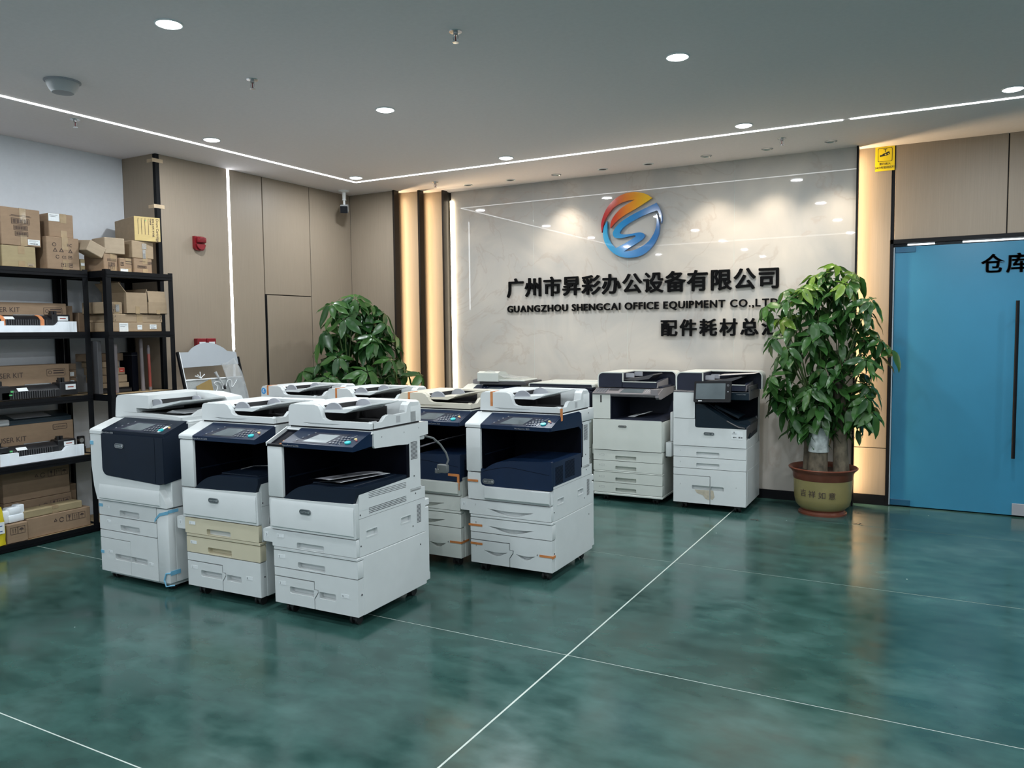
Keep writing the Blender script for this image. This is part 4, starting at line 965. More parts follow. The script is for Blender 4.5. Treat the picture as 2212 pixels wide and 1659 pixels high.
def tablet_copier():
    c = empty('tablet_screen_copier', (-1.968, 6.398, 0), R(.8), 'tall white copier with tilting black touch screen beside the potted tree', 'copier', 'used office copiers standing on the floor')
    W, m = .598, M_COPIER
    for x, y in ((.08, .07), (.52, .07), (.08, .50), (.52, .50)): caster(c, x, y, .028)
    part('cabinet', m, c, lambda b: (box(b, 0, W, .044, .56, .056, .345, bev=.004), box(b, .01, W-.0, .02, .56, .345, .53, bev=.004)))
    h3 = rrect(.156, .304, .170, .206, .009, 4, (1, 0, 0, 1)); h4 = rrect(.311, .420, .170, .206, .009, 4, (0, 1, 1, 0))
    d1 = drawer(c, m, 0, W-.002, .442, .531, [slot(.193, .383, .452, .487)]); d2 = drawer(c, m, 0, W-.002, .348, .438, [slot(.193, .383, .358, .393)])
    d3 = drawer(c, m, 0, 0, 0, 0, [h3], outer=[(0, .056), (.305, .056), (.305, .284), (0, .284)]); d4 = drawer(c, m, 0, 0, 0, 0, [h4], outer=[(.310, .056), (W-.002, .056), (W-.002, .344), (0, .344), (0, .288), (.310, .288)])
    for dd, x, z, n in ((d1, .055, .487, '1'), (d2, .055, .392, '2'), (d3, .055, .205, '3'), (d4, .515, .205, '4')):
        part('digit', M_INK, dd, lambda b: add_text(b, n, x, -.0006, z, .014), smooth=False)
    o = part('stain', M_STAIN, d4, lambda b: (prism(b, [(.312, .176), (.335, .170), (.345, .12), (.33, .096), (.312, .10)], 'y', -.0009, 0), prism(b, [(.18, .170), (.303, .172), (.303, .09), (.27, .10), (.25, .128), (.20, .142)], 'y', -.0009, 0))); o['label'] = 'dried brown stain below the handles'
    D = [(0, .536), (W-.002, .536), (W-.002, .690), (.196, .690), (.186, .694), (.182, .705), (.182, .760), (0, .760)]
    part('front_door', m, c, lambda b: prism(b, D, 'y', -.004, .02))
    part('left_column', m, c, lambda b: (prism(b, rrect(0, .180, .764, .978, .004, 2), 'y', -.004, .03), box(b, .001, .18, .028, .55, .53, .978, bev=.002)))
    badge(c, .255, .642, -.005, .086, .024)
    part('body', m, c, lambda b: (box(b, 0, W, .018, .52, .53, .60, bev=.003), prism(b, [(.15, .60), (.52, .60), (.52, .76), (.49, .76), (.46, .62)], 'x', W-.012, W), box(b, .18, W, .48, .56, .53, .98, bev=.003)))
    NAV2 = mat('blue_black_plastic', (.004, .013, .022), .5, spec=.25, noise=(6, .12, (1,1,1)))
    part('cavity_lining', M_NAVYD, c, lambda b: (box(b, .182, .186, .0, .48, .69, .98), box(b, .182, W-.002, .465, .482, .60, .98)))
    ot = part('output_tray', NAV2, c, lambda b: (prism(b, [(.183, .692), (W-.004, .692), (W-.004, .70), (.47, .735), (.26, .870), (.183, .885)], 'y', .0, .14), prism(b, [(.183, .60), (W-.003, .60), (W+.004, .735), (W-.02, .752), (.50, .735), (.47, .74), (.26, .878), (.20, .88)], 'y', .14, .46), prism(b, [(.30, .850), (.50, .758), (.51, .772), (.31, .868)], 'y', .16, .38)))
    part('tray_edge', M_DGREY, ot, lambda b: tube(b, [(.44, .0, .752), (.50, -.002, .722), (.54, -.004, .704), (.585, -.004, .700)], .006, 6))
    part('side_grille', M_DGREY, c, lambda b: (prism(b, [(.01, .700), (.42, .735), (.42, .76), (.40, .655), (.36, .66), (.34, .650), (.30, .655), (.16, .64), (.13, .655), (.04, .618), (.01, .62)], 'x', W-.008, W+.003)))
    st = part('asset_label', M_PAPER, c, lambda b: box(b, .478, .572, -.0052, -.004, .606, .676)); st['label'] = 'white asset label'
    part('label_print', M_INK, st, lambda b: (plate(b, disc_pts(.500, .664, .006, 10), [disc_pts(.500, .664, .0035, 10)], 'y', -.006, -.005), box(b, .485, .520, -.006, -.0052, .650, .653), add_text(b, '8076', .492, -.0056, .618, .014, bold=.0005), [box(b, .532+.009*q, .532+.009*q+(.006 if q % 2 else .003), -.006, -.0052, .617, .630) for q in range(4)]), smooth=False)
    part('scanner', NAV2, c, lambda b: (box(b, .182, W+.004, .07, .50, .918, .982, bev=.004), prism(b, [(.07, .975), (.0, .972), (.0, .984), (.07, .990)], 'x', 0, .19)))
    part('panel_lettering', M_SILVER, c, lambda b: add_text(b, 'VersaLink C7025', .50, .068, .962, .011), smooth=False)
    part('scanner_side', M_DGREY, c, lambda b: box(b, W-.002, W+.006, .072, .48, .920, 1.035, bev=.003))
    part('shelf_top', M_TAUPE, c, lambda b: box(b, -.002, .185, .0, .12, .979, .988, bev=.002))
    dark_feeder(c, W+.040, .100, .55, .990, .150, .215, M_IVORY)
    part('scanned_sheet', mat('glossy_paper', (.75, .70, .68), .2), c, lambda b: prism(b, [(.33, 1.110), (.62, 1.130), (.62, 1.132), (.33, 1.114)], 'y', .18, .40))
    # touch screen on its hinge
    S = empty('touch_screen', (0, 0, 0)); S.parent = c
    M = Matrix.Translation((.330, -.035, .992)) @ Matrix.Rotation(R(-16), 4, 'X') @ Matrix.Rotation(R(-1.5), 4, 'Y')
    part('screen_body', M_BLACK, S, lambda b: plate(b, rrect(-.150, .150, -.088, .088, .012, 4), [], 'y', 0, .022, mtx=M))
    part('glass', M_SCREEN, S, lambda b: plate(b, rrect(-.132, .105, -.062, .068, .003, 2), [], 'y', -.0012, .001, mtx=M))
    part('key_symbol', M_GREY, S, lambda b: plate(b, rrect(.118, .132, .045, .058, .002, 2), [rrect(.1195, .1305, .0465, .0565, .002, 2)], 'y', -.001, .001, mtx=M))
    part('sensor_dot', M_GREY, S, lambda b: box(b, .122, .130, -.001, .001, -.005, .003, mtx=M))
    part('status_light', M_SILVER, S, lambda b: box(b, -.11, -.08, -.001, .001, -.080, -.074, mtx=M))
    part('hinge', M_DGREY, S, lambda b: box(b, .26, .42, -.03, .09, .93, .97, bev=.006))
    part('side_tray', m, c, lambda b: (box(b, -.035, -.002, .10, .50, .42, .90, bev=.010, seg=2), box(b, -.085, -.03, .05, .45, .42, .545, bev=.010, seg=2), box(b, -.055, -.03, .08, .40, .55, .80, bev=.010, seg=2)))
    return c
cK = tablet_copier()

def hidden_lid_copier():
    c = empty('flat_lid_copier', (-3.335, 6.40, 0), R(1), 'copier with flat ivory lid and dark front, just left of the four drawer copier', 'copier', 'used office copiers standing on the floor')
    W, m = .595, M_IVORY
    for x, y in ((.08, .08), (.53, .08), (.08, .56), (.53, .56)): caster(c, x, y)
    part('cabinet', m, c, lambda b: box(b, 0, W, .045, .60, .056, .455, bev=.003))
    for z0, z1 in ((.363, .452), (.268, .359), (.170, .262), (.060, .166)): drawer(c, m, 0, W, z0, z1, [slot(.187, .378, z0+.012, z0+.044)])
    part('front_door', m, c, lambda b: prism(b, rrect(-.002, W-.002, .458, .724, .006, 3), 'y', -.006, .02))
    part('body', m, c, lambda b: (box(b, 0, W, .018, .60, .455, .72, bev=.004), box(b, 0, .145, 0, .60, .70, .945, bev=.002), box(b, 0, W, .44, .60, .70, .96, bev=.004)))
    part('cavity_lining', M_SLATE, c, lambda b: (box(b, .146, .152, .0, .45, .72, .94), box(b, .15, W-.002, .425, .44, .72, .94)))
    part('control_panel', M_SLATE, c, lambda b: prism(b, [(-.012, .930), (-.014, .952), (.11, .985), (.50, .985), (.50, .93)], 'x', 0, W))
    dark_feeder(c, W+.02, .02, .56, .975, .048, .2, m, closed=True)
    part('dark_front', M_SLATE, c, lambda b: prism(b, rrect(.02, W+.012, .82, .974, .03, 5, (0, 0, 1, 1)), 'y', .0, .30))
    part('lid_ridge', m, c, lambda b: (prism(b, [(.30, 1.018), (.57, 1.018), (.56, 1.030), (.33, 1.029)], 'y', .36, .52), cyl(b, (.10, .30, 1.015), (.10, .30, 1.034), .004, n=8)))
    return c
cI = hidden_lid_copier()
cH = open_copier('office_copier', 'hidden ivory copier carrying a loose bagged feeder before the marble wall', (-4.03, 6.36, 0), R(1), m=M_IVORY, adf=False, detailed=False)
t = empty('loose_document_feeder', (-3.915, 6.42, .996), R(4), label='loose ivory document feeder in a clear bag on top of a hidden copier', cat='feeder')
part('housing', M_IVORY, t, lambda b: (prism(b, [(y, z) for y, z in ((0, .03), (.0, .11), (.05, .125), (.16, .118), (.26, .075), (.30, .04), (.30, .02))], 'x', 0.02, .24), box(b, .2, .50, .02, .34, .03, .048, bev=.006)))
part('underside', M_DGREY, t, lambda b: box(b, .03, .52, .02, .40, .0, .030, bev=.004))
part('paper_stop', M_TAUPE, t, lambda b: prism(b, [(-.08, .0), (.0, .0), (.0, .055), (-.03, .052), (-.08, .035)], 'y', .1, .40))
def bag(b):
    r2 = random.Random(3); n = 12
    V = [[b.verts.new((.06 + .40*i/n, .01 + .30*j/n, .062 + .070*math.exp(-((i/n-.2)**2)/.08)*(1-.5*j/n) + r2.uniform(-.006, .006))) for j in range(n+1)] for i in range(n+1)]
    for i in range(n):
        for j in range(n): b.faces.new((V[i][j], V[i+1][j], V[i+1][j+1], V[i][j+1]))
part('plastic_bag', M_PLASTIC, t, bag)

# ------------------------------------------------------------------ racks (local frame: x along world +Y, y away from the room)
def rack(label, X, Y0, Y1, depth, lv, pw=.042):
    t = empty('steel_rack', (X, Y0, 0), L90, label=label, cat='shelf', group='black steel racks on the left')
    w = Y1-Y0; top = lv[-1]
    for x in (0, w-pw):
        for y in (0, depth-pw):
            def post(b):
                s = 1 if x == 0 else -1; x0 = x if x == 0 else w; yy = y if y == 0 else depth; q = 1 if y == 0 else -1
                prism(b, [(x0, yy), (x0+s*pw, yy), (x0+s*pw, yy+q*.003), (x0+s*.004, yy+q*.004), (x0+s*.003, yy+q*pw), (x0, yy+q*pw)], 'z', 0, top+.012)
            part('post', M_BLACK, t, post)
    for z in lv:
        part('shelf_board', M_BOARD, t, lambda b: box(b, .006, w-.006, .006, depth-.006, z-.010, z))
        for nm, a in (('front_beam', (.004, w-.004, -.003, .018)), ('back_beam', (.004, w-.004, depth-.018, depth+.001))):
            part('beam', M_BLACK, t, lambda b: (box(b, a[0], a[1], a[2], a[3], z-.046, z-.0005 if nm == 'back_beam' else z+.002), box(b, a[0], a[1], (a[2]-.003 if nm == 'front_beam' else a[3]), (a[2] if nm == 'front_beam' else a[3]+.003), z-.026, z-.020)))
        for x in (-.001, w-.012):
            part('beam', M_BLACK, t, lambda b: box(b, x, x+.013, .01, depth-.01, z-.046, z+.002))
    return t
LV = (.052, .598, 1.052, 1.528, 1.985)
X1, X2 = -5.675, -5.49
rack('long black steel rack at left edge of photo loaded with cartons', X1, 2.45, 3.715, .385, LV)
rack('short black steel rack next to the wood column holding tubes and flat boxes', X2, 3.735, 4.318, .55, (.052, .598, 1.052, 1.528, 1.985))

def carton(label, X, Y0, z0, w, h, d, col=0, rz=0, tape_=True, seam='v', group='cartons on the steel racks', name='cardboard_box', tilt=None, open_top=False, tw=.045):
    """front face looks into the room (+X); origin at its lower left front corner"""
    bm = B()
    if open_top:
        th = .005
        box(bm, 0, w, 0, th, 0, h); box(bm, 0, w, d-th, d, 0, h); box(bm, 0, th, th, d-th, 0, h); box(bm, w-th, w, th, d-th, 0, h); box(bm, 0, w, 0, d, 0, .005)
    else:
        box(bm, 0, w, 0, d, 0, h, bev=.004)
    t = new_obj(name, bm, M_CARD[col]); t.location = (X, Y0, z0); t.rotation_euler = (tilt or 0, 0, L90+rz)
    tag(t, label, 'box', group)
    if tape_ and not open_top:
        if seam == 'v':
            part('packing_tape', M_CTAPE, t, lambda b: (box(b, w*.47, w*.47+tw, -.0012, 0, h*.62, h), box(b, w*.47, w*.47+tw, -.0012, 0, 0, h*.3), box(b, w*.47, w*.47+tw, 0, d, h, h+.001)))
        else:
            part('packing_tape', M_CTAPE, t, lambda b: (box(b, 0, w, d*.45, d*.45+tw, h, h+.001), box(b, w*.42, w*.42+tw, -.0012, 0, h*.5, h), box(b, w*.42, w*.42+tw, 0, d*.5, h, h+.0012)))
    return t
def label_on(t, x0, x1, z0, z1, lines=2, m=M_PAPER, y=-.0022, bar=True):
    o = part('paper_label', m, t, lambda b: box(b, x0, x1, y, y+.002, z0, z1))
    w, h = x1-x0, z1-z0
    def f(b):
        for k in range(lines): box(b, x0+w*.1, x0+w*(.85-.2*(k % 2)), y-.0006, y, z1-h*(.2+.18*k)-h*.04, z1-h*(.2+.18*k))
        if bar:
            for k in range(9): box(b, x0+w*(.15+.075*k), x0+w*(.15+.075*k+(.045 if k % 3 else .025)), y-.0006, y, z0+h*.12, z0+h*.34)
    part('print', M_INK, o, f)
    return o
def barcode(b, x0, x1, z0, z1, y=-.0012):
    plate(b, [(x0, z0), (x1, z0), (x1, z1), (x0, z1)], [[(x0+.002, z0+.002), (x1-.002, z0+.002), (x1-.002, z1-.002), (x0+.002, z1-.002)]], 'y', y-.0008, y+.001)
    n = 14; w = (x1-x0-.012)/n
    for k in range(n): box(b, x0+.006+k*w, x0+.006+k*w+w*(.6 if k % 3 else .3), y-.0008, y, z0+.006, z1-.006)
def icons(b, x, z, s, which='guw', y=-.0012):
    """row of framed handling marks: glass, arrows, umbrella"""
    for k, ch in enumerate(which):
        a = x+k*s
        plate(b, [(a, z), (a+s, z), (a+s, z+s), (a, z+s)], [[(a+.0018, z+.0018), (a+s-.0018, z+.0018), (a+s-.0018, z+s-.0018), (a+.0018, z+s-.0018)]], 'y', y-.0006, y+.001)
        c = a+s/2
        if ch == 'g':
            prism(b, [(c-s*.17, z+s*.85), (c+s*.17, z+s*.85), (c+s*.12, z+s*.5), (c+.001, z+s*.42), (c+.001, z+s*.2), (c+s*.13, z+s*.15), (c-s*.13, z+s*.15), (c-.001, z+s*.2), (c-.001, z+s*.42), (c-s*.12, z+s*.5)], 'y', y-.0006, y)
        elif ch == 'u':
            for dx in (-s*.17, s*.17):
                prism(b, [(c+dx-.0012, z+s*.18), (c+dx+.0012, z+s*.18), (c+dx+.0012, z+s*.62), (c+dx+s*.07, z+s*.62), (c+dx, z+s*.84), (c+dx-s*.07, z+s*.62), (c+dx-.0012, z+s*.62)], 'y', y-.0006, y)
        else:
            prism(b, arc(c, z+s*.48, s*.30, 0, 180, 8), 'y', y-.0006, y); box(b, c-.0010, c+.0010, y-.0006, y, z+s*.18, z+s*.5)
def ring(b, cx, cz, r, y=-.0012, gap=False):
    A = arc(cx, cz, r, 20 if gap else 0, 340 if gap else 359, 18); I = arc(cx, cz, r*.74, 340 if gap else 359, 20 if gap else 0, 18)
    prism(b, A+I, 'y', y-.0006, y)
def tri(b, cx, cz, r, y=-.0012):
    P = [(cx+r*math.cos(R(90+120*k)), cz+r*math.sin(R(90+120*k))) for k in range(3)]
    Q = [(cx+r*.6*math.cos(R(90+120*k)), cz+r*.6*math.sin(R(90+120*k))) for k in range(3)]
    plate(b, P, [Q], 'y', y-.0006, y+.001)
def marks(t, fn, m=M_PRINT): return tag(part('printed_marks', m, t, fn, smooth=False), kind='stuff')

F1 = X1+.0  # front plane of the long rack
zt = 1.988
c = carton('carton partly cut by left edge on top of the long rack', -5.72, 2.84, zt, .27, .215, .26, 0, tape_=False)
c = carton('ochre taped carton under the big barcode carton, top of long rack', -5.715, 3.125, zt, .232, .148, .26, 2)
label_on(c, .17, .215, .01, .03, 1, m=M_CARD[5])
c = carton('big brown carton with three barcodes resting on the ochre one', -5.715, 3.128, zt+.15, .272, .262, .30, 0)
marks(c, lambda b: (barcode(b, .07, .195, .150, .190), barcode(b, .085, .18, .108, .142), barcode(b, .092, .182, .068, .100), box(b, .07, .20, -.002, -.0012, .210, .2125), box(b, .06, .21, -.002, -.0012, .203, .205)))
label_on(c, .178, .262, .012, .050, 2)
c = carton('tall brown carton with recycling triangles and arrows printed on it', -5.70, 3.428, zt, .235, .235, .28, 0, rz=R(-4))
marks(c, lambda b: (ring(b, .055, .18, .014), add_text(b, 'RC', .145, -.0014, .170, .030), tri(b, .06, .138, .019), tri(b, .105, .138, .019), tri(b, .17, .135, .018), ring(b, .075, .092, .013, gap=True), add_text(b, 'CE', .105, -.0014, .082, .028), icons(b, .155, .08, .024, 'w'), icons(b, .10, .02, .028, 'guw')))
c = carton('small brown carton with white address label on the tall carton', -5.73, 3.470, zt+.237, .178, .172, .25, 0, rz=R(-4))
label_on(c, .0, .078, .115, .170, 2, bar=False)
c = carton('tiny ochre carton low beside the tall recycling carton', -5.70, 3.676, zt, .040, .088, .16, 2, tape_=False)
label_on(c, .006, .034, .04, .06, 1, bar=False)
c = carton('small flat carton leaning askew on the tiny ochre carton', -5.60, 3.665, zt+.150, .135, .085, .16, 5, tape_=False, rz=R(2)); c.rotation_euler = (R(4), R(24), L90)
c = carton('brown barcode carton under the tilted pair on the short rack', -5.60, 3.800, zt+.002, .115, .133, .24, 0); marks(c, lambda b: (barcode(b, .03, .10, .08, .096), icons(b, .036, .015, .026, 'gu'), icons(b, .036, .043, .026, 'uw')))
c = carton('narrow carton with a white strip label on top of the short rack', -5.58, 3.918, zt+.002, .105, .108, .22, 0)
label_on(c, .004, .068, .0, .024, 1, bar=False); marks(c, lambda b: (icons(b, .008, .05, .026, 'g'), box(b, .05, .1, -.002, -.0012, .08, .085), box(b, .05, .11, -.002, -.0012, .065, .068)))
c = carton('carton with one long barcode at right end of the short rack top', -5.56, 4.026, zt+.002, .160, .112, .24, 0); marks(c, lambda b: (barcode(b, .03, .108, .038, .058), icons(b, .12, .07, .02, 'uw'), box(b, .05, .1, -.002, -.0012, .09, .092)))
c = carton('pale carton lying across two others on the short rack', -5.60, 3.812, zt+.137, .155, .122, .20, 5, rz=R(-8), tape_=False)
c = carton('carton with shiny crumpled tape beneath the drum carton', -5.57, 4.022, zt+.117, .190, .135, .26, 1)
part('tape_tangle', M_PLASTIC, c, lambda b: (box(b, .085, .125, -.006, -.001, .075, .118, bev=.004), box(b, .09, .115, -.004, -.0012, .0, .07)))
# drum cartridge carton: its printed end faces the room
c = carton('yellowish carton with Drum Cartridge lettering at top of the pile', -5.58, 4.055, zt+.255, .200, .190, .42, 1, rz=R(-16), tape_=False)
o = part('printed_end', M_CARD[4], c, lambda b: box(b, .001, .199, -.0025, 0, .001, .189))
Rm = Matrix.Translation((.192, -.003, .175)) @ Matrix.Rotation(R(90), 4, 'Y')
def dr_(b):
    for s, dx, sz in (('Drum Cartridge', .0, .028), ('型号 感光鼓 打印机', .030, .017), ('适用机型', .048, .013)):
        m_ = text_mesh(s, sz, .0004, 0); q = B(); q.from_mesh(m_)
        q.transform(Matrix.Translation((.168-dx, -.0032, .18)) @ Matrix.Rotation(R(90), 4, 'Y') @ FACE); merge(b, q)
    for k in range(4): box(b, .028+.026*k, .031+.026*k, -.0035, -.0025, .05, .165)
    for k in range(4): ring(b, .033+.026*k, .172, .005, y=-.003)
part('lettering', M_PRINT, o, dr_, smooth=False)
part('green_dot', M_GREEN, o, lambda b: plate(b, disc_pts(.086, .160, .004, 8), [], 'y', -.004, -.0025))

# short rack, second shelf
z = 1.530
c = carton('flat tan box with three white labels on the short rack', -5.53, 3.785, z, .445, .070, .30, 1, tape_=False)
label_on(c, .07, .145, 0, .066, 2, bar=False); label_on(c, .225, .265, .015, .050, 2, bar=False); label_on(c, .335, .395, .018, .055, 2)
c = carton('flat tan box with stapled lid stacked on the labelled one', -5.54, 3.815, z+.071, .430, .064, .30, 1, tape_=False)
marks(c, lambda b: [prism(b, [(x, .01+.03*q), (x+.003, .01+.03*q), (x+.010, .022+.03*q), (x+.007, .022+.03*q)], 'y', -.002, -.001) for x in (.012, .405) for q in (0, 1)])
part('packing_tape', M_CTAPE, c, lambda b: box(b, .20, .25, -.0014, 0, 0, .064))
c = carton('low carton with taped end standing on the stapled flat box', -5.55, 3.770, z+.137, .132, .088, .30, 1); marks(c, lambda b: (icons(b, .045, .01, .026, 'gu'), icons(b, .045, .042, .026, 'uw')))
part('tape_tangle', M_PLASTIC, c, lambda b: box(b, .075, .105, -.003, -.0012, .015, .07, bev=.002))
def open_carton(label, X, Y0, z0, w, h, d, col, flaps, rz=0):
    c = carton(label, X, Y0, z0, w, h, d, col, open_top=True, tape_=False, rz=rz)
    for (side, ln, ang) in flaps:
        def fl(b):
            if side == 'l': prism(b, [(0, h), (-ln*math.cos(R(ang)), h+ln*math.sin(R(ang))), (-ln*math.cos(R(ang))+.004, h+ln*math.sin(R(ang))+.003), (.005, h)], 'y', .004, d-.004)
            if side == 'r': prism(b, [(w, h), (w+ln*math.cos(R(ang)), h+ln*math.sin(R(ang))), (w+ln*math.cos(R(ang))-.004, h+ln*math.sin(R(ang))+.003), (w-.005, h)], 'y', .004, d-.004)
            if side == 'f': prism(b, [(0, h), (-ln*math.cos(R(ang)), h+ln*math.sin(R(ang))), (-ln*math.cos(R(ang))+.003, h+ln*math.sin(R(ang))+.003), (.005, h)], 'x', .003, w-.003)
            if side == 'b': prism(b, [(d, h), (d+ln*math.cos(R(ang)), h+ln*math.sin(R(ang))), (d+ln*math.cos(R(ang))-.003, h+ln*math.sin(R(ang))+.003), (d-.005, h)], 'x', .003, w-.003)
        part('flap', M_CARD[col], c, fl)
    part('packing_tape', M_CTAPE, c, lambda b: box(b, w*.42, w*.62, -.0014, 0, 0, h*.35))
    return c
open_carton('open carton with raised flaps in the middle of the short rack', -5.53, 3.925, z+.137, .180, .165, .30, 1, (('l', .09, 50), ('b', .10, 80), ('r', .03, 75)))
open_carton('open carton with one bent front flap beside the right post', -5.52, 4.110, z+.137, .165, .095, .22, 1, (('f', .085, 100),))
carton('dim carton at the back left of the short rack second shelf', -5.86, 3.745, z, .11, .15, .16, 3, tape_=False)
c = carton('dim carton standing at far right end of long rack second shelf', -5.86, 3.642, z, .060, .20, .16, 3, tape_=False)
# short rack, third shelf: tubes and box stack
z = 1.055
def tubeobj(label, X, Y, h, r, m, lean=(0, 0), cap=None):
    t = new_obj('long_tube', (lambda q: (lathe(q, [(r*.8, 0), (r, .004), (r, h-.004), (r*.8, h)], 14), q)[-1])(B()), m); t.location = (X, Y, z); t.rotation_euler = (R(lean[0]), R(lean[1]), 0)
    tag(t, label, 'tube', 'tubes standing on the short rack')
    if cap: part('end_cap', M_GREYTUBE, t, lambda b: (lathe(b, [(r*1.05, h-.05), (r*1.05, h-.002), (r*.7, h+.02), (r*.5, h+.022)], 14), lathe(b, [(r*1.1, -.0), (r*1.1, .03)], 14)))
tubeobj('thick grey tube nearest the middle post of the racks', -5.60, 3.858, .380, .017, M_GREYTUBE)
tubeobj('tall grey roller tube left of the red tube', -5.62, 4.105, .395, .014, M_GREYTUBE, (1, 0), 1)
tubeobj('faded red roller tube on the short rack', -5.62, 4.170, .345, .0115, M_REDTUBE, (1, 0), 1)
tubeobj('thin olive grey tube just left of the short rack front post', -5.66, 3.772, .350, .008, M_GREENTUBE)
bm = B(); box(bm, 0, .035, 0, .10, 0, .405, bev=.003); t = new_obj('grey_board', bm, M_DGREY); t.location = (-5.64, 3.755, z); t.rotation_euler = (0, 0, L90); t.location.y = 3.742; tag(t, 'dark grey upright board between the two racks', 'board')
bm = B(); box(bm, 0, .052, 0, .16, 0, .31, bev=.004); t = new_obj('black_carton', bm, M_NAVYD); t.location = (-5.66, 4.045, z); t.rotation_euler = (0, 0, L90); tag(t, 'upright black box left of the tall grey roller tube', 'box')
part('lid_line', M_DGREY, t, lambda b: box(b, -.001, .053, -.001, .161, .285, .288))
bm = B(); box(bm, 0, .245, 0, .20, 0, .028, bev=.004); t = new_obj('black_tray', bm, M_CHAR); t.location = (-5.64, 3.79, z); t.location.x = -5.66; t.rotation_euler = (0, 0, L90); tag(t, 'flat black tray beneath the stack of flat tan boxes', 'tray')
part('rim', M_BLACK, t, lambda b: plate(b, rrect(0, .245, 0, .20, .004, 2), [rrect(.01, .235, .01, .19, .004, 2)], 'z', .028, .036))
zz = z+.037
for k, (w, h, dx, cc, lb) in enumerate(((.225, .038, 0, 1, 'lowest flat box in the dim stack behind the tubes'), (.225, .058, .0, 1, 'second flat box in the dim stack behind the tubes'), (.222, .056, .0, 1, 'flat box with a red sticker in the dim stack'), (.19, .048, -.005, 1, 'narrower box near top of the dim stack'), (.28, .060, -.04, 3, 'topmost brown box of the dim stack behind the tubes'))):
    c = carton(lb, -5.68-.02*k, 3.80+dx, zz, w, h, .19, cc, tape_=(k in (1, 3)), group='flat boxes stacked behind the tubes'); zz += h+.002
    if k == 2: o = part('red_sticker', mat('red_sticker', (.5, .06, .04), .5), c, lambda b: box(b, .17, .215, -.002, 0, .018, .052)); part('print', M_PAPER, o, lambda b: box(b, .18, .2, -.003, -.002, .03, .033))
t = empty('tape_coil', (-5.545, 3.80, z+.002), label='small red rimmed coil lying on the short rack edge', cat='tape roll')
part('rim', mat('red_coil', (.6, .08, .06), .4), t, lambda b: [tube(b, [(.0, .014*math.cos(a*.52)+.0, .016+.013*math.sin(a*.52)) for a in range(13)], .0028, 6)])
part('core', M_PAPER, t, lambda b: tube(b, [(.008, -.02, .004), (.006, -.010, .022)], .003, 6))

# cartons seen between the racks, on the third shelf of the long rack (right end)
z = 1.055
for k, (dy, dz, w, h, d, col, lb) in enumerate(((3.642, 0, .068, .060, .18, 3, 'lower small labelled carton at right end of the third shelf'), (3.642, .062, .068, .060, .18, 3, 'middle small labelled carton at right end of the third shelf'),
                                             (3.642, .124, .068, .058, .18, 3, 'upper small labelled carton at right end of the third shelf'), (3.642, .184, .068, .050, .18, 3, 'dim unlabelled carton topping the small pile by the rack post'))):
    c = carton(lb, -5.86, dy, z+dz, w, h, d, col, tape_=False)
    if k < 3: label_on(c, .015, .045, .015, .045, 1, bar=False)

# long rack shelves 2, 3 and 4: fuser cartons and fuser units
def kit_box(label, z0, h, h2=None, dx=0, mark=None, big=.052, tx=.390):
    c = carton(label, -5.83, 2.90, z0, .735+dx, h, .20, 0, tape_=False, name='fuser_kit_carton', group='long cartons printed FUSER KIT')
    def f(b):
        add_text(b, 'FUSER KIT', tx, -.0014, h*.60 if not h2 else h2, big, cx='RIGHT', sx=.95)
        if mark:
            plate(b, rrect(.585, .695, h-.062, h-.022, .010, 3), [rrect(.588, .692, h-.059, h-.025, .008, 3)], 'y', -.002, .001); add_text(b, mark, .640, -.0014, h-.049, .018, cx='CENTER')
        else:
            plate(b, rrect(.56, .70, h-.085, h-.032, .008, 3), [rrect(.562, .698, h-.083, h-.034, .006, 3)], 'y', -.002, .001); ring(b, .585, h-.058, .013)
            for k in range(2): box(b, .61, .69, -.002, -.0012, h-.068+.018*k, h-.060+.018*k)
    marks(c, f)
    return c
kit_box('long FUSER KIT carton on the upper shelf behind the copper taped fuser', 1.530, .215, .145)
kit_box('long FUSER KIT carton behind the bare fuser unit, third shelf', 1.055, .235, .150)
kit_box('long FUSER KIT carton with a framed word, carrying the dark panel', .600, .265, .145, .01, mark='CASKMARK')
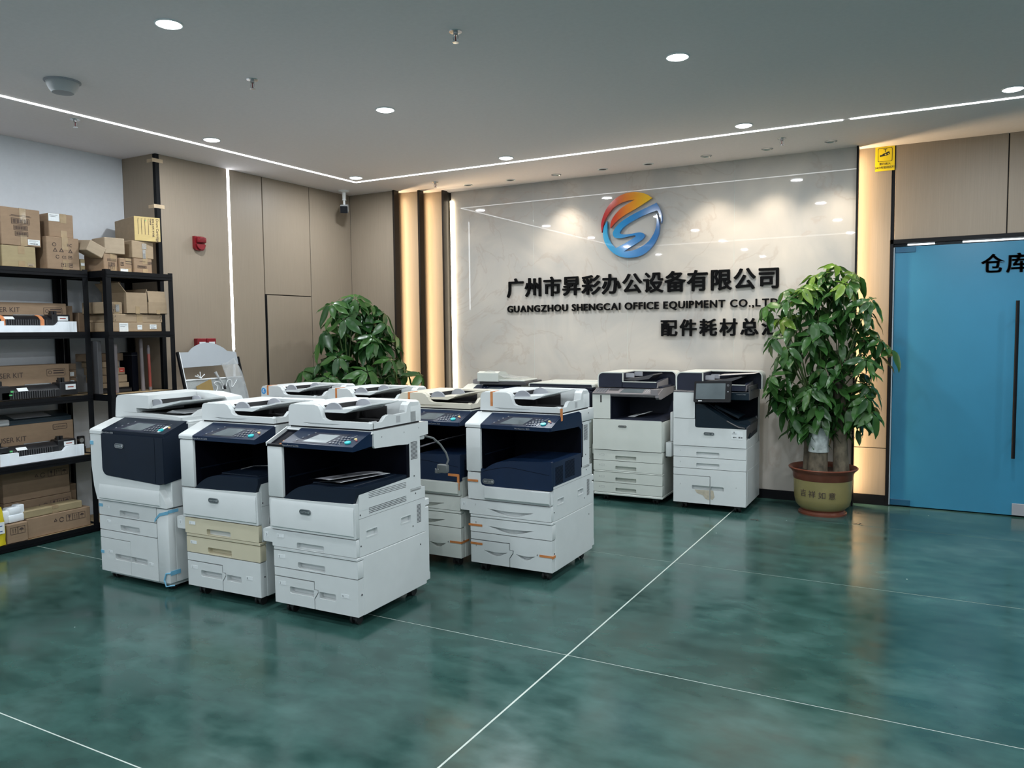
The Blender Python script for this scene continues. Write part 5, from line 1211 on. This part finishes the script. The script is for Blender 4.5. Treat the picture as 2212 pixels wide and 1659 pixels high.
def fuser(label, X, Y0, z0, w, tapes=False, h=.085):
    t = empty('fuser_unit', (X, Y0, z0), L90, label=label, cat='fuser', group='black fuser units on the long rack')
    d = .10
    part('housing', M_FUSER, t, lambda b: (prism(b, [(0, 0), (d, 0), (d, h*.8), (d*.6, h*.9), (.02, h*.72), (0, h*.5)], 'x', .02, w-.13), box(b, 0, .075, .0, d, 0, h*.95, bev=.005), box(b, w-.135, w, -.004, d, .006, h*.98, bev=.005)))
    part('end_bracket', M_FUSER, t, lambda b: (box(b, .012, .030, .03, .05, h*.9, h*1.3), box(b, .012, .055, .06, .07, h*.9, h*1.25)))
    part('end_bracket', M_FUSER, t, lambda b: (box(b, w-.125, w-.107, .03, .05, h*.9, h*1.3), box(b, w-.098, w-.08, .03, .05, h*.9, h*1.3), box(b, w-.125, w-.08, .05, .06, h*.9, h*1.15)))
    o = part('rib', M_DGREY, t, lambda b: [box(b, .09+k*.0165, .0945+k*.0165, -.007, .002, .006, h*.52) for k in range(int((w-.25)/.0165))]); o['kind'] = 'stuff'
    part('metal_bar', M_SILVER, t, lambda b: box(b, w*.38, w-.16, .065, .070, h*.84, h*.97))
    o = part('paper_label', M_PAPER, t, lambda b: box(b, w-.095, w-.018, -.0062, -.004, h*.45, h*.82)); part('print', M_REDTUBE, o, lambda b: box(b, w-.080, w-.035, -.0070, -.0062, h*.60, h*.68))
    part('paper_label', M_PAPER, t, lambda b: prism(b, [(-.001, h*.53), (.021, h*.74), (.020, h*.77), (-.003, h*.55)], 'x', .13, .20))
    part('green_tab', M_GREEN, t, lambda b: (box(b, .078, .095, -.006, .002, h*.5, h*.62), box(b, .066, .085, -.008, 0, h*.3, h*.38)))
    if tapes:
        for x in (.105, w-.225):
            part('copper_tape', M_COPPER, t, lambda b: prism(b, [(-.009, .0), (-.009, h*.5), (.02, h*.80), (.07, h*.96), (.07, h*.93), (.02, h*.75), (-.006, h*.48), (-.006, 0)], 'x', x, x+.028))
    return t
def foam(label, X, Y0, z0, w, h):
    t = new_obj('foam_tray', (lambda q: (prism(q, [(0, 0), (w, 0), (w, h), (w-.13, h), (w-.15, h*.72), (w-.16, h*.62), (.125, h*.62), (.125, h), (0, h)], 'y', -.028, .0), box(q, 0, w, -.001, .105, 0, h*.55), q)[-1])(B()), M_FOAM)
    t.location = (X, Y0, z0); t.rotation_euler = (0, 0, L90); tag(t, label, 'foam', 'white foam trays under fusers')
    for x in (.05, w-.06, w-.03): part('moulded_rib', M_FOAM, t, lambda b: box(b, x, x+.006, -.030, -.027, 0, h*.9))
    return t
foam('white foam tray under the copper taped fuser on the upper shelf', -5.725, 2.98, 1.530, .645, .078); fuser('fuser unit wrapped with two copper tapes', -5.722, 2.99, 1.576, .60, True)
fuser('fuser unit standing bare on the third shelf', -5.715, 3.055, 1.056, .565, h=.105)
foam('white foam tray under the lowest fuser', -5.722, 3.03, .602, .605, .082); fuser('lowest fuser unit sitting in white foam', -5.729, 3.035, .648, .560)
t = empty('operator_panel', (-5.83, 2.98, .866), L90, label='dark blue copier cover lying on the framed word carton', cat='cover')
part('cover', mat('dark_teal_plastic', (.018, .032, .045), .35), t, lambda b: prism(b, [(0, 0), (.19, .0), (.19, .060), (.16, .068), (.0, .032)], 'x', .12, .65))
part('glass', M_GREY, t, lambda b: prism(b, [(.035, .0405), (.15, .0665), (.15, .0640), (.035, .038)], 'x', .25, .52))
part('light_corner', M_SHADEW, t, lambda b: box(b, 0, .195, -.01, .19, 0, .045, bev=.008))
t = empty('gear_part', (-5.80, 3.690, .600), L90, label='small black and silver mechanical part at right end of the fourth shelf', cat='machine part')
part('bracket', M_FUSER, t, lambda b: (box(b, -.04, .03, 0, .05, 0, .05, bev=.004), box(b, -.02, .03, .01, .04, .05, .13, bev=.004)))
part('motor', M_SILVER, t, lambda b: (cyl(b, (-.005, -.003, .10), (-.005, .03, .10), .018, n=14), box(b, -.035, -.01, -.004, 0, .02, .04)))

# bottom shelf
z = .054
c = carton('back carton with frame of handling marks, upper of two on bottom shelf', -5.87, 3.13, z+.25, .49, .225, .16, 3, tape_=False); marks(c, lambda b: (icons(b, .325, .145, .050), ring(b, .285, .165, .018, gap=True), tri(b, .24, .165, .015)))
c = carton('back carton with frame of handling marks, lower of two on bottom shelf', -5.87, 3.13, z, .50, .248, .16, 3, tape_=False); marks(c, lambda b: (icons(b, .335, .165, .050), ring(b, .295, .185, .018, gap=True), tri(b, .25, .185, .015)))
c = carton('long front carton with glass arrows and umbrella marks on the bottom shelf', -5.710, 3.195, z, .475, .145, .13, 0, tape_=False); marks(c, lambda b: (icons(b, .285, .068, .049), ring(b, .250, .090, .018, gap=True), tri(b, .205, .092, .015)))
c = carton('thin taped olive brown carton lying on the long front carton', -5.720, 3.185, z+.147, .43, .052, .115, 2); 
c = carton('small carton with arrows and umbrella at left of the bottom shelf', -5.690, 3.046, z, .142, .135, .14, 0, tape_=False); marks(c, lambda b: icons(b, .022, .062, .050, 'uw'))
c = carton('carton end seen at far left above the small umbrella carton', -5.87, 2.92, z, .165, .27, .15, 0, tape_=False); marks(c, lambda b: icons(b, .08, .17, .05, 'g'))
t = new_obj('foam_wad', (lambda q: (box(q, 0, .12, 0, .09, 0, .055, bev=.012, seg=2), box(q, .01, .10, .005, .085, .05, .105, bev=.012, seg=2), box(q, -.05, .03, .01, .08, 0, .09, bev=.014, seg=2), q)[-1])(B()), M_FOAM); t.location = (-5.715, 3.075, z+.138); t.rotation_euler = (0, 0, L90+.1); tag(t, 'white foam wads heaped above the small umbrella carton', 'foam')
part('foam_corner', M_FOAM, t, lambda b: box(b, .075, .125, .01, .08, .03, .115, bev=.008, seg=2))
def bagm(b):
    r2 = random.Random(5); nz_, na = 9, 18
    rings = []
    for i in range(nz_):
        f = i/(nz_-1); s = 1-.18*f**3
        rings.append([b.verts.new(((.085*s*abs(math.cos(a))**.6*(1 if math.cos(a) > 0 else -1))+r2.uniform(-.004, .004), .032*(1-.7*f**4)*abs(math.sin(a))**.6*(1 if math.sin(a) > 0 else -1)+r2.uniform(-.004, .004), .265*f)) for a in [2*math.pi*k/na for k in range(na)]])
    for A, Bq in zip(rings, rings[1:]):
        for k in range(na): b.faces.new((A[k], A[(k+1) % na], Bq[(k+1) % na], Bq[k]))
    b.faces.new(rings[0][::-1]); b.faces.new(rings[-1])
t = part('yellow_bag', M_YBAG, None, bagm); t.location = (-5.712, 2.956, z+.004); t.rotation_euler = (0, 0, L90); tag(t, 'crinkled yellow bag with white label at left edge of the bottom shelf', 'bag')
o = part('paper_label', M_PAPER, t, lambda b: box(b, -.07, .065, -.040, -.037, .085, .165)); part('print', mat('blue_ink', (.03, .07, .25), .5), o, lambda b: [box(b, -.05, .05-.02*(k % 2), -.041, -.040, .100+.018*k, .106+.018*k) for k in range(4)])
c = carton('dark carton half hidden at right end of the bottom shelf', -5.92, 3.63, z, .07, .30, .12, 3, tape_=False)

# ------------------------------------------------------------------ grey display stand leaning at the left wall
t = empty('folding_display_stand', (-5.13, 4.335, 0), L90, label='grey folding display stand with arched header against the left wall', cat='stand')
LN = math.atan2(.36, 1.38)   # leans back to the wall: local y grows with z
Mst = Matrix.Rotation(-LN, 4, 'X')
def stp(nm, m, fn, parent=t, lab=None, **k):
    bm = B(); fn(bm); bm.transform(Mst); o = new_obj(nm, bm, m, parent, **k)
    if lab: o['label'] = lab
    return o
HT = 1.405
stp('side_rail', M_BLACK, lambda b: box(b, -.012, .004, -.012, .014, 0, HT, bev=.002)); stp('side_rail', M_BLACK, lambda b: box(b, .600, .616, -.012, .014, 0, HT-.06, bev=.002))
stp('rail_cap', M_PAPER, lambda b: box(b, .004, .012, -.010, .010, 0, HT-.005))
hd = [(.01, HT-.135)] + [(.595, HT-.125)] + [(.595, HT-.02), (.50, HT-.005)] + [(.5-.4*i/12, HT-.005+.078*math.sin(math.pi*i/12)**.75) for i in range(1, 12)] + [(.10, HT-.005), (.01, HT-.005)]
stp('arched_header', M_EASEL, lambda b: prism(b, hd, 'y', -.006, .004))
stp('cross_bar', M_WHITE, lambda b: box(b, .01, .60, -.010,   .004, 1.158, 1.170, bev=.002))
stp('perforated_sheet', M_MESHP, lambda b: box(b, .012, .60, -.003, .001, .30, 1.160))
stp('ochre_card', M_OCHRE, lambda b: prism(b, [(.085, .60), (.085, 1.105), (.245, 1.158), (.245, .60)], 'y', -.030, -.024), lab='ochre board tucked into the stand')
stp('sheet_bag', M_PLASTIC, lambda b: plate(b, [(.445, .80), (.440, 1.00), (.415, 1.20), (.40, 1.285), (.47, 1.30), (.55, 1.335), (.60, 1.20), (.615, 1.02), (.61, .80)], [], 'y', -.022, -.014), lab='clear plastic sleeve hanging on the right rail')
def cab(b):
    P = [(.25, .98), (.30, 1.04), (.27, 1.075), (.31, 1.085), (.36, 1.06), (.345, 1.02), (.39, 1.045), (.42, 1.09), (.46, 1.085), (.45, 1.03), (.49, 1.06), (.52, 1.09)]
    tube(b, [(x, -.026, z+.045) for x, z in [tuple(p) for p in smooth_pts(P, 4)]], .0028, 5)
stp('white_wire', M_WHITE, cab)
stp('grey_clip', M_SHADEW, lambda b: (tube(b, [(.305, -.03, 1.215), (.315, -.03, 1.190), (.345, -.03, 1.13), (.375, -.03, 1.07)], [.012, .010, .007, .006], 8),))
stp('black_plug', M_BLACK, lambda b: box(b, .358, .380, -.036, -.024, 1.060, 1.100, bev=.003))
stp('price_pins', M_WHITE, lambda b: [tube(b, [(.155, -.02, 1.17), (.155+dx*.5, -.022, 1.17+dz*.6), (.155+dx, -.024, 1.17+dz)], [.004, .003, .005], 6) for dx, dz in ((0, .055), (-.055, .022), (.04, .03), (-.03, .03))])

# ------------------------------------------------------------------ potted trees
def leaf_mesh(name, L=.19, W=.038, droop=.05, m=M_LEAF, n=6):
    bm = bmesh.new(); rows = []
    for i in range(n+1):
        f = i/n; x = .012 + L*f; w = W*(math.sin(math.pi*min(1, f**.85*.97+.02))**.85) if 0 < i < n else .0015
        z = -droop*f*f + .006*math.sin(f*9)
        rows.append([bm.verts.new((x, -w, z+w*.30)), bm.verts.new((x, 0, z)), bm.verts.new((x, w, z+w*.30))])
    for A, Bq in zip(rows, rows[1:]):
        for k in range(2): bm.faces.new((A[k], A[k+1], Bq[k+1], Bq[k]))
    me = bpy.data.meshes.new(name); bm.to_mesh(me); bm.free(); me.materials.append(m)
    me.polygons.foreach_set('use_smooth', [True]*len(me.polygons)); return me
LEAVES = [leaf_mesh('leaf', .19, .036, .02), leaf_mesh('leaf', .17, .033, .045), leaf_mesh('leaf', .205, .039, .06)]
LEAVES_LIT = [leaf_mesh('leaf', .18, .035, .05, M_LEAF_LIT), leaf_mesh('leaf', .15, .030, .03, M_LEAF_LIT)]
def pot(t, S=1.0):
    part('pot', [M_POTY, M_TERRA], t, lambda b: (lathe(b, [(.175, .045), (.205, .075), (.218, .13), (.222, .22), (.224, .285)], 40, cap0=False, cap1=False), lathe(b, [(.18, .012), (.165, .03), (.175, .046)], 40, mi=1, cap1=False), lathe(b, [(.15, .0), (.185, .0), (.185, .012), (.178, .014)], 40, mi=1, cap1=False),
        lathe(b, [(.224, .284), (.228, .288), (.232, .33), (.247, .352), (.262, .365), (.266, .374), (.258, .380), (.240, .374), (.222, .355), (.218, .34)], 40, mi=1, cap0=False, cap1=False)), sharp=50)
    part('soil', M_SOIL, t, lambda b: lathe(b, [(.222, .338), (.12, .345), (.001, .35)], 28, cap0=False))
def tree(name, label, loc, rz, seed, clusters, trunks, rx, zc, extra=160, writing=False, lit_top=False, size=1.0, ctr=(0, 0), face=None):
    r = random.Random(seed)
    t = empty(name, loc, rz, label, 'potted tree')
    pot(t)
    if writing:
        def w_(b):
            for k, ch in enumerate('吉祥如意'):
                a = R(-90 + (k-1.7)*19.5)
                m_ = text_mesh(ch, .060, .0, .0006, 'CENTER'); q = B(); q.from_mesh(m_)
                q.transform(Matrix.Translation((.2235*math.cos(a), .2235*math.sin(a), .165-.003*k)) @ Matrix.Rotation(a+R(90), 4, 'Z') @ FACE); merge(b, q)
        part('pot_writing', M_PRINT, t, w_, smooth=False)
    for k, (x, y, r0, r1, h, lx, ly) in enumerate(trunks):
        part('trunk', M_BARK, t, lambda b: tube(b, [(x, y, .33), (x*1.0, y, .36), (x+lx*.3, y+ly*.3, .33+(h-.33)*.3), (x+lx*.6, y+ly*.6, .33+(h-.33)*.65), (x+lx, y+ly, h)], [r0*1.2, r0*1.08, r0*.93, (r0+r1)/2, r1], 14))
    cents = clusters(r)
    tw = B(); cnt = 0; st = bmesh.new(); stuffs = []
    for (c, dirv, sc_, top_lit) in cents:
        c = Vector(c); ci = min(range(len(trunks)), key=lambda i: (Vector((trunks[i][0]+trunks[i][5], trunks[i][1]+trunks[i][6], 0)) - Vector((c.x, c.y, 0))).length)
        tk = trunks[ci]; base = Vector((tk[0]+tk[5]*.9, tk[1]+tk[6]*.9, min(tk[4]*.98, max(tk[4]*.6, c.z-.15))))
        mid = (base+c)/2 + Vector((0, 0, .05))
        tube(tw, [base, mid, c], [.006, .0045, .0028], 5)
        n = r.choice((5, 6, 6, 7)); ax = Vector(dirv).normalized(); q = ax.to_track_quat('Z', 'Y').to_matrix().to_4x4()
        a0 = r.uniform(0, 6.28)
        for k in range(n):
            a = a0 + 2*math.pi*k/n + r.uniform(-.15, .15)
            M = Matrix.Translation(c) @ q @ Matrix.Rotation(a, 4, 'Z') @ Matrix.Rotation(R(r.uniform(8, 38)), 4, 'Y') @ Matrix.Rotation(R(r.uniform(-15, 15)), 4, 'X') @ Matrix.Scale(sc_*r.uniform(.78, 1.12)*size, 4)
            me = r.choice(LEAVES_LIT if top_lit else LEAVES)
            if cnt < 296:
                o = bpy.data.objects.new('leaf', me); o.parent = t; o.matrix_local = M; COL.objects.link(o); cnt += 1
            else:
                q2 = bmesh.new(); q2.from_mesh(me); q2.transform(M); merge(st, q2)
    new_obj('twig', tw, M_TWIG, t)['kind'] = 'stuff'
    # inner foliage, too dense to pick apart
    for _ in range(extra):
        c, dirv, sc_, top_lit = r.choice(cents)
        c = Vector(c); k = r.uniform(.25, .92); cx = Vector((ctr[0], ctr[1], c.z-.05)); p = cx + (c-cx)*k + Vector((r.uniform(-.06, .06), r.uniform(-.06, .06), r.uniform(-.08, .02)))
        M = Matrix.Translation(p) @ Matrix.Rotation(r.uniform(0, 6.28), 4, 'Z') @ Matrix.Rotation(R(r.uniform(10, 70)), 4, 'Y') @ Matrix.Scale(r.uniform(.6, 1.0)*size, 4)
        q2 = bmesh.new(); q2.from_mesh(r.choice(LEAVES)); q2.transform(M); merge(st, q2)
    o = new_obj('inner_foliage', st, M_LEAF, t); o['kind'] = 'stuff'
    return t
def right_clusters(r):
    out = []
    # crown outline: half width by height
    prof = [(.74, .36), (.80, .42), (.88, .46), (.96, .48), (1.05, .48), (1.15, .47), (1.3, .50), (1.45, .56), (1.58, .55), (1.70, .52), (1.80, .43), (1.88, .30), (1.95, .12)]
    for z, w in prof:
        n = max(2, int(w*10.5))
        for k in range(n):
            a = 2*math.pi*(k+r.uniform(-.25, .25))/n + z*3.1
            rr = w*r.uniform(.62, .98)
            # favour the side that faces the room
            x, y = rr*math.cos(a), rr*math.sin(a)*.50
            if y > .16: y *= .6
            d = Vector((math.cos(a)*.65, math.sin(a)*.55-.30, .75 if z < 1.7 else 1.1))
            out.append(((x, y, z+r.uniform(-.05, .05)), d, .88, z > 1.76 or (z > 1.55 and r.random() < .3)))  # upper clusters take the leaf colour with the spotlight painted in
    r.shuffle(out); return out
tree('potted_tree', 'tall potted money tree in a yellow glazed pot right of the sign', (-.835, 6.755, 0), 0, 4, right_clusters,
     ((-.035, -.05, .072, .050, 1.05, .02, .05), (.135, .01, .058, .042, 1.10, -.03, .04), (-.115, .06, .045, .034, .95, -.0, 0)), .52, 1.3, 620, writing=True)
def left_clusters(r):
    out = []
    prof = [(.85, .52), (.95, .60), (1.05, .66), (1.15, .64), (1.25, .58), (1.38, .52), (1.50, .48), (1.62, .46), (1.73, .36), (1.80, .22)]
    for z, w in prof:
        n = max(3, int(w*9.5))
        for k in range(n):
            a = 2*math.pi*(k+r.uniform(-.25, .25))/n + z*2.3
            rr = w*r.uniform(.6, .98)
            x, y = rr*math.cos(a), rr*math.sin(a)*.8
            d = Vector((math.cos(a)*.6+.15, math.sin(a)*.5-.25, .8))
            out.append(((x*.95, min(y, .38), z+r.uniform(-.05, .05)), d, 1.0, False))
    r.shuffle(out); return out
tree('potted_tree', 'bushy potted money tree in the corner behind the copiers', (-4.93, 5.93, 0), 1.0, 11, left_clusters,
     ((-.08, -.02, .055, .045, 1.1, -.04, .0), (.10, .0, .05, .04, 1.1, .05, .01)), .6, 1.3, 420, size=1.08)
bm = bmesh.new()
tr_ = bpy.data.objects['potted_tree']
part('trunk_wrap', mat('plastic_wrap_white', (.42, .46, .45), .35, noise=(25, .35, (1,1,1)), bump=.6), tr_, lambda b: (lathe(b, [(.072, .50), (.079, .505), (.073, .58), (.078, .66), (.070, .70)], 20, c=(-.030, -.042, 0), cap0=False, cap1=False)))['label'] = 'crumpled white plastic wrapped round the trunk'

# scraps on the floor
for k, (x, y, s, lb) in enumerate(((-1.25, 6.24, .05, 'dry leaf scrap on the floor in front of tablet screen copier'), (-.573, 6.86, .03, 'dark scrap on the floor nearest the warm lit panel'), (-.53, 6.46, .045, 'dry twig scrap on the floor in the warm reflection'))):
    r2 = random.Random(k)
    bm = B(); vs_ = [bm.verts.new((s*(i/5-.5)*(1+.2*r2.random()), s*.16*math.sin(i*1.2)+(.3*s if j else 0)*math.sin(i*.6+.2), .001+.006*math.sin(i*1.1+j)**2)) for i in range(6) for j in (0, 1)]
    for i in range(5): bm.faces.new((vs_[2*i], vs_[2*i+1], vs_[2*i+3], vs_[2*i+2]))
    t = new_obj('floor_scrap', bm, M_PRINT); t.location = (x, y, .001); tag(t, lb, 'scrap')
    part('stem', M_PRINT, t, lambda b: tube(b, [(-s*.5, 0, .003), (-s*1.0, s*.15, .003)], .0015, 5))
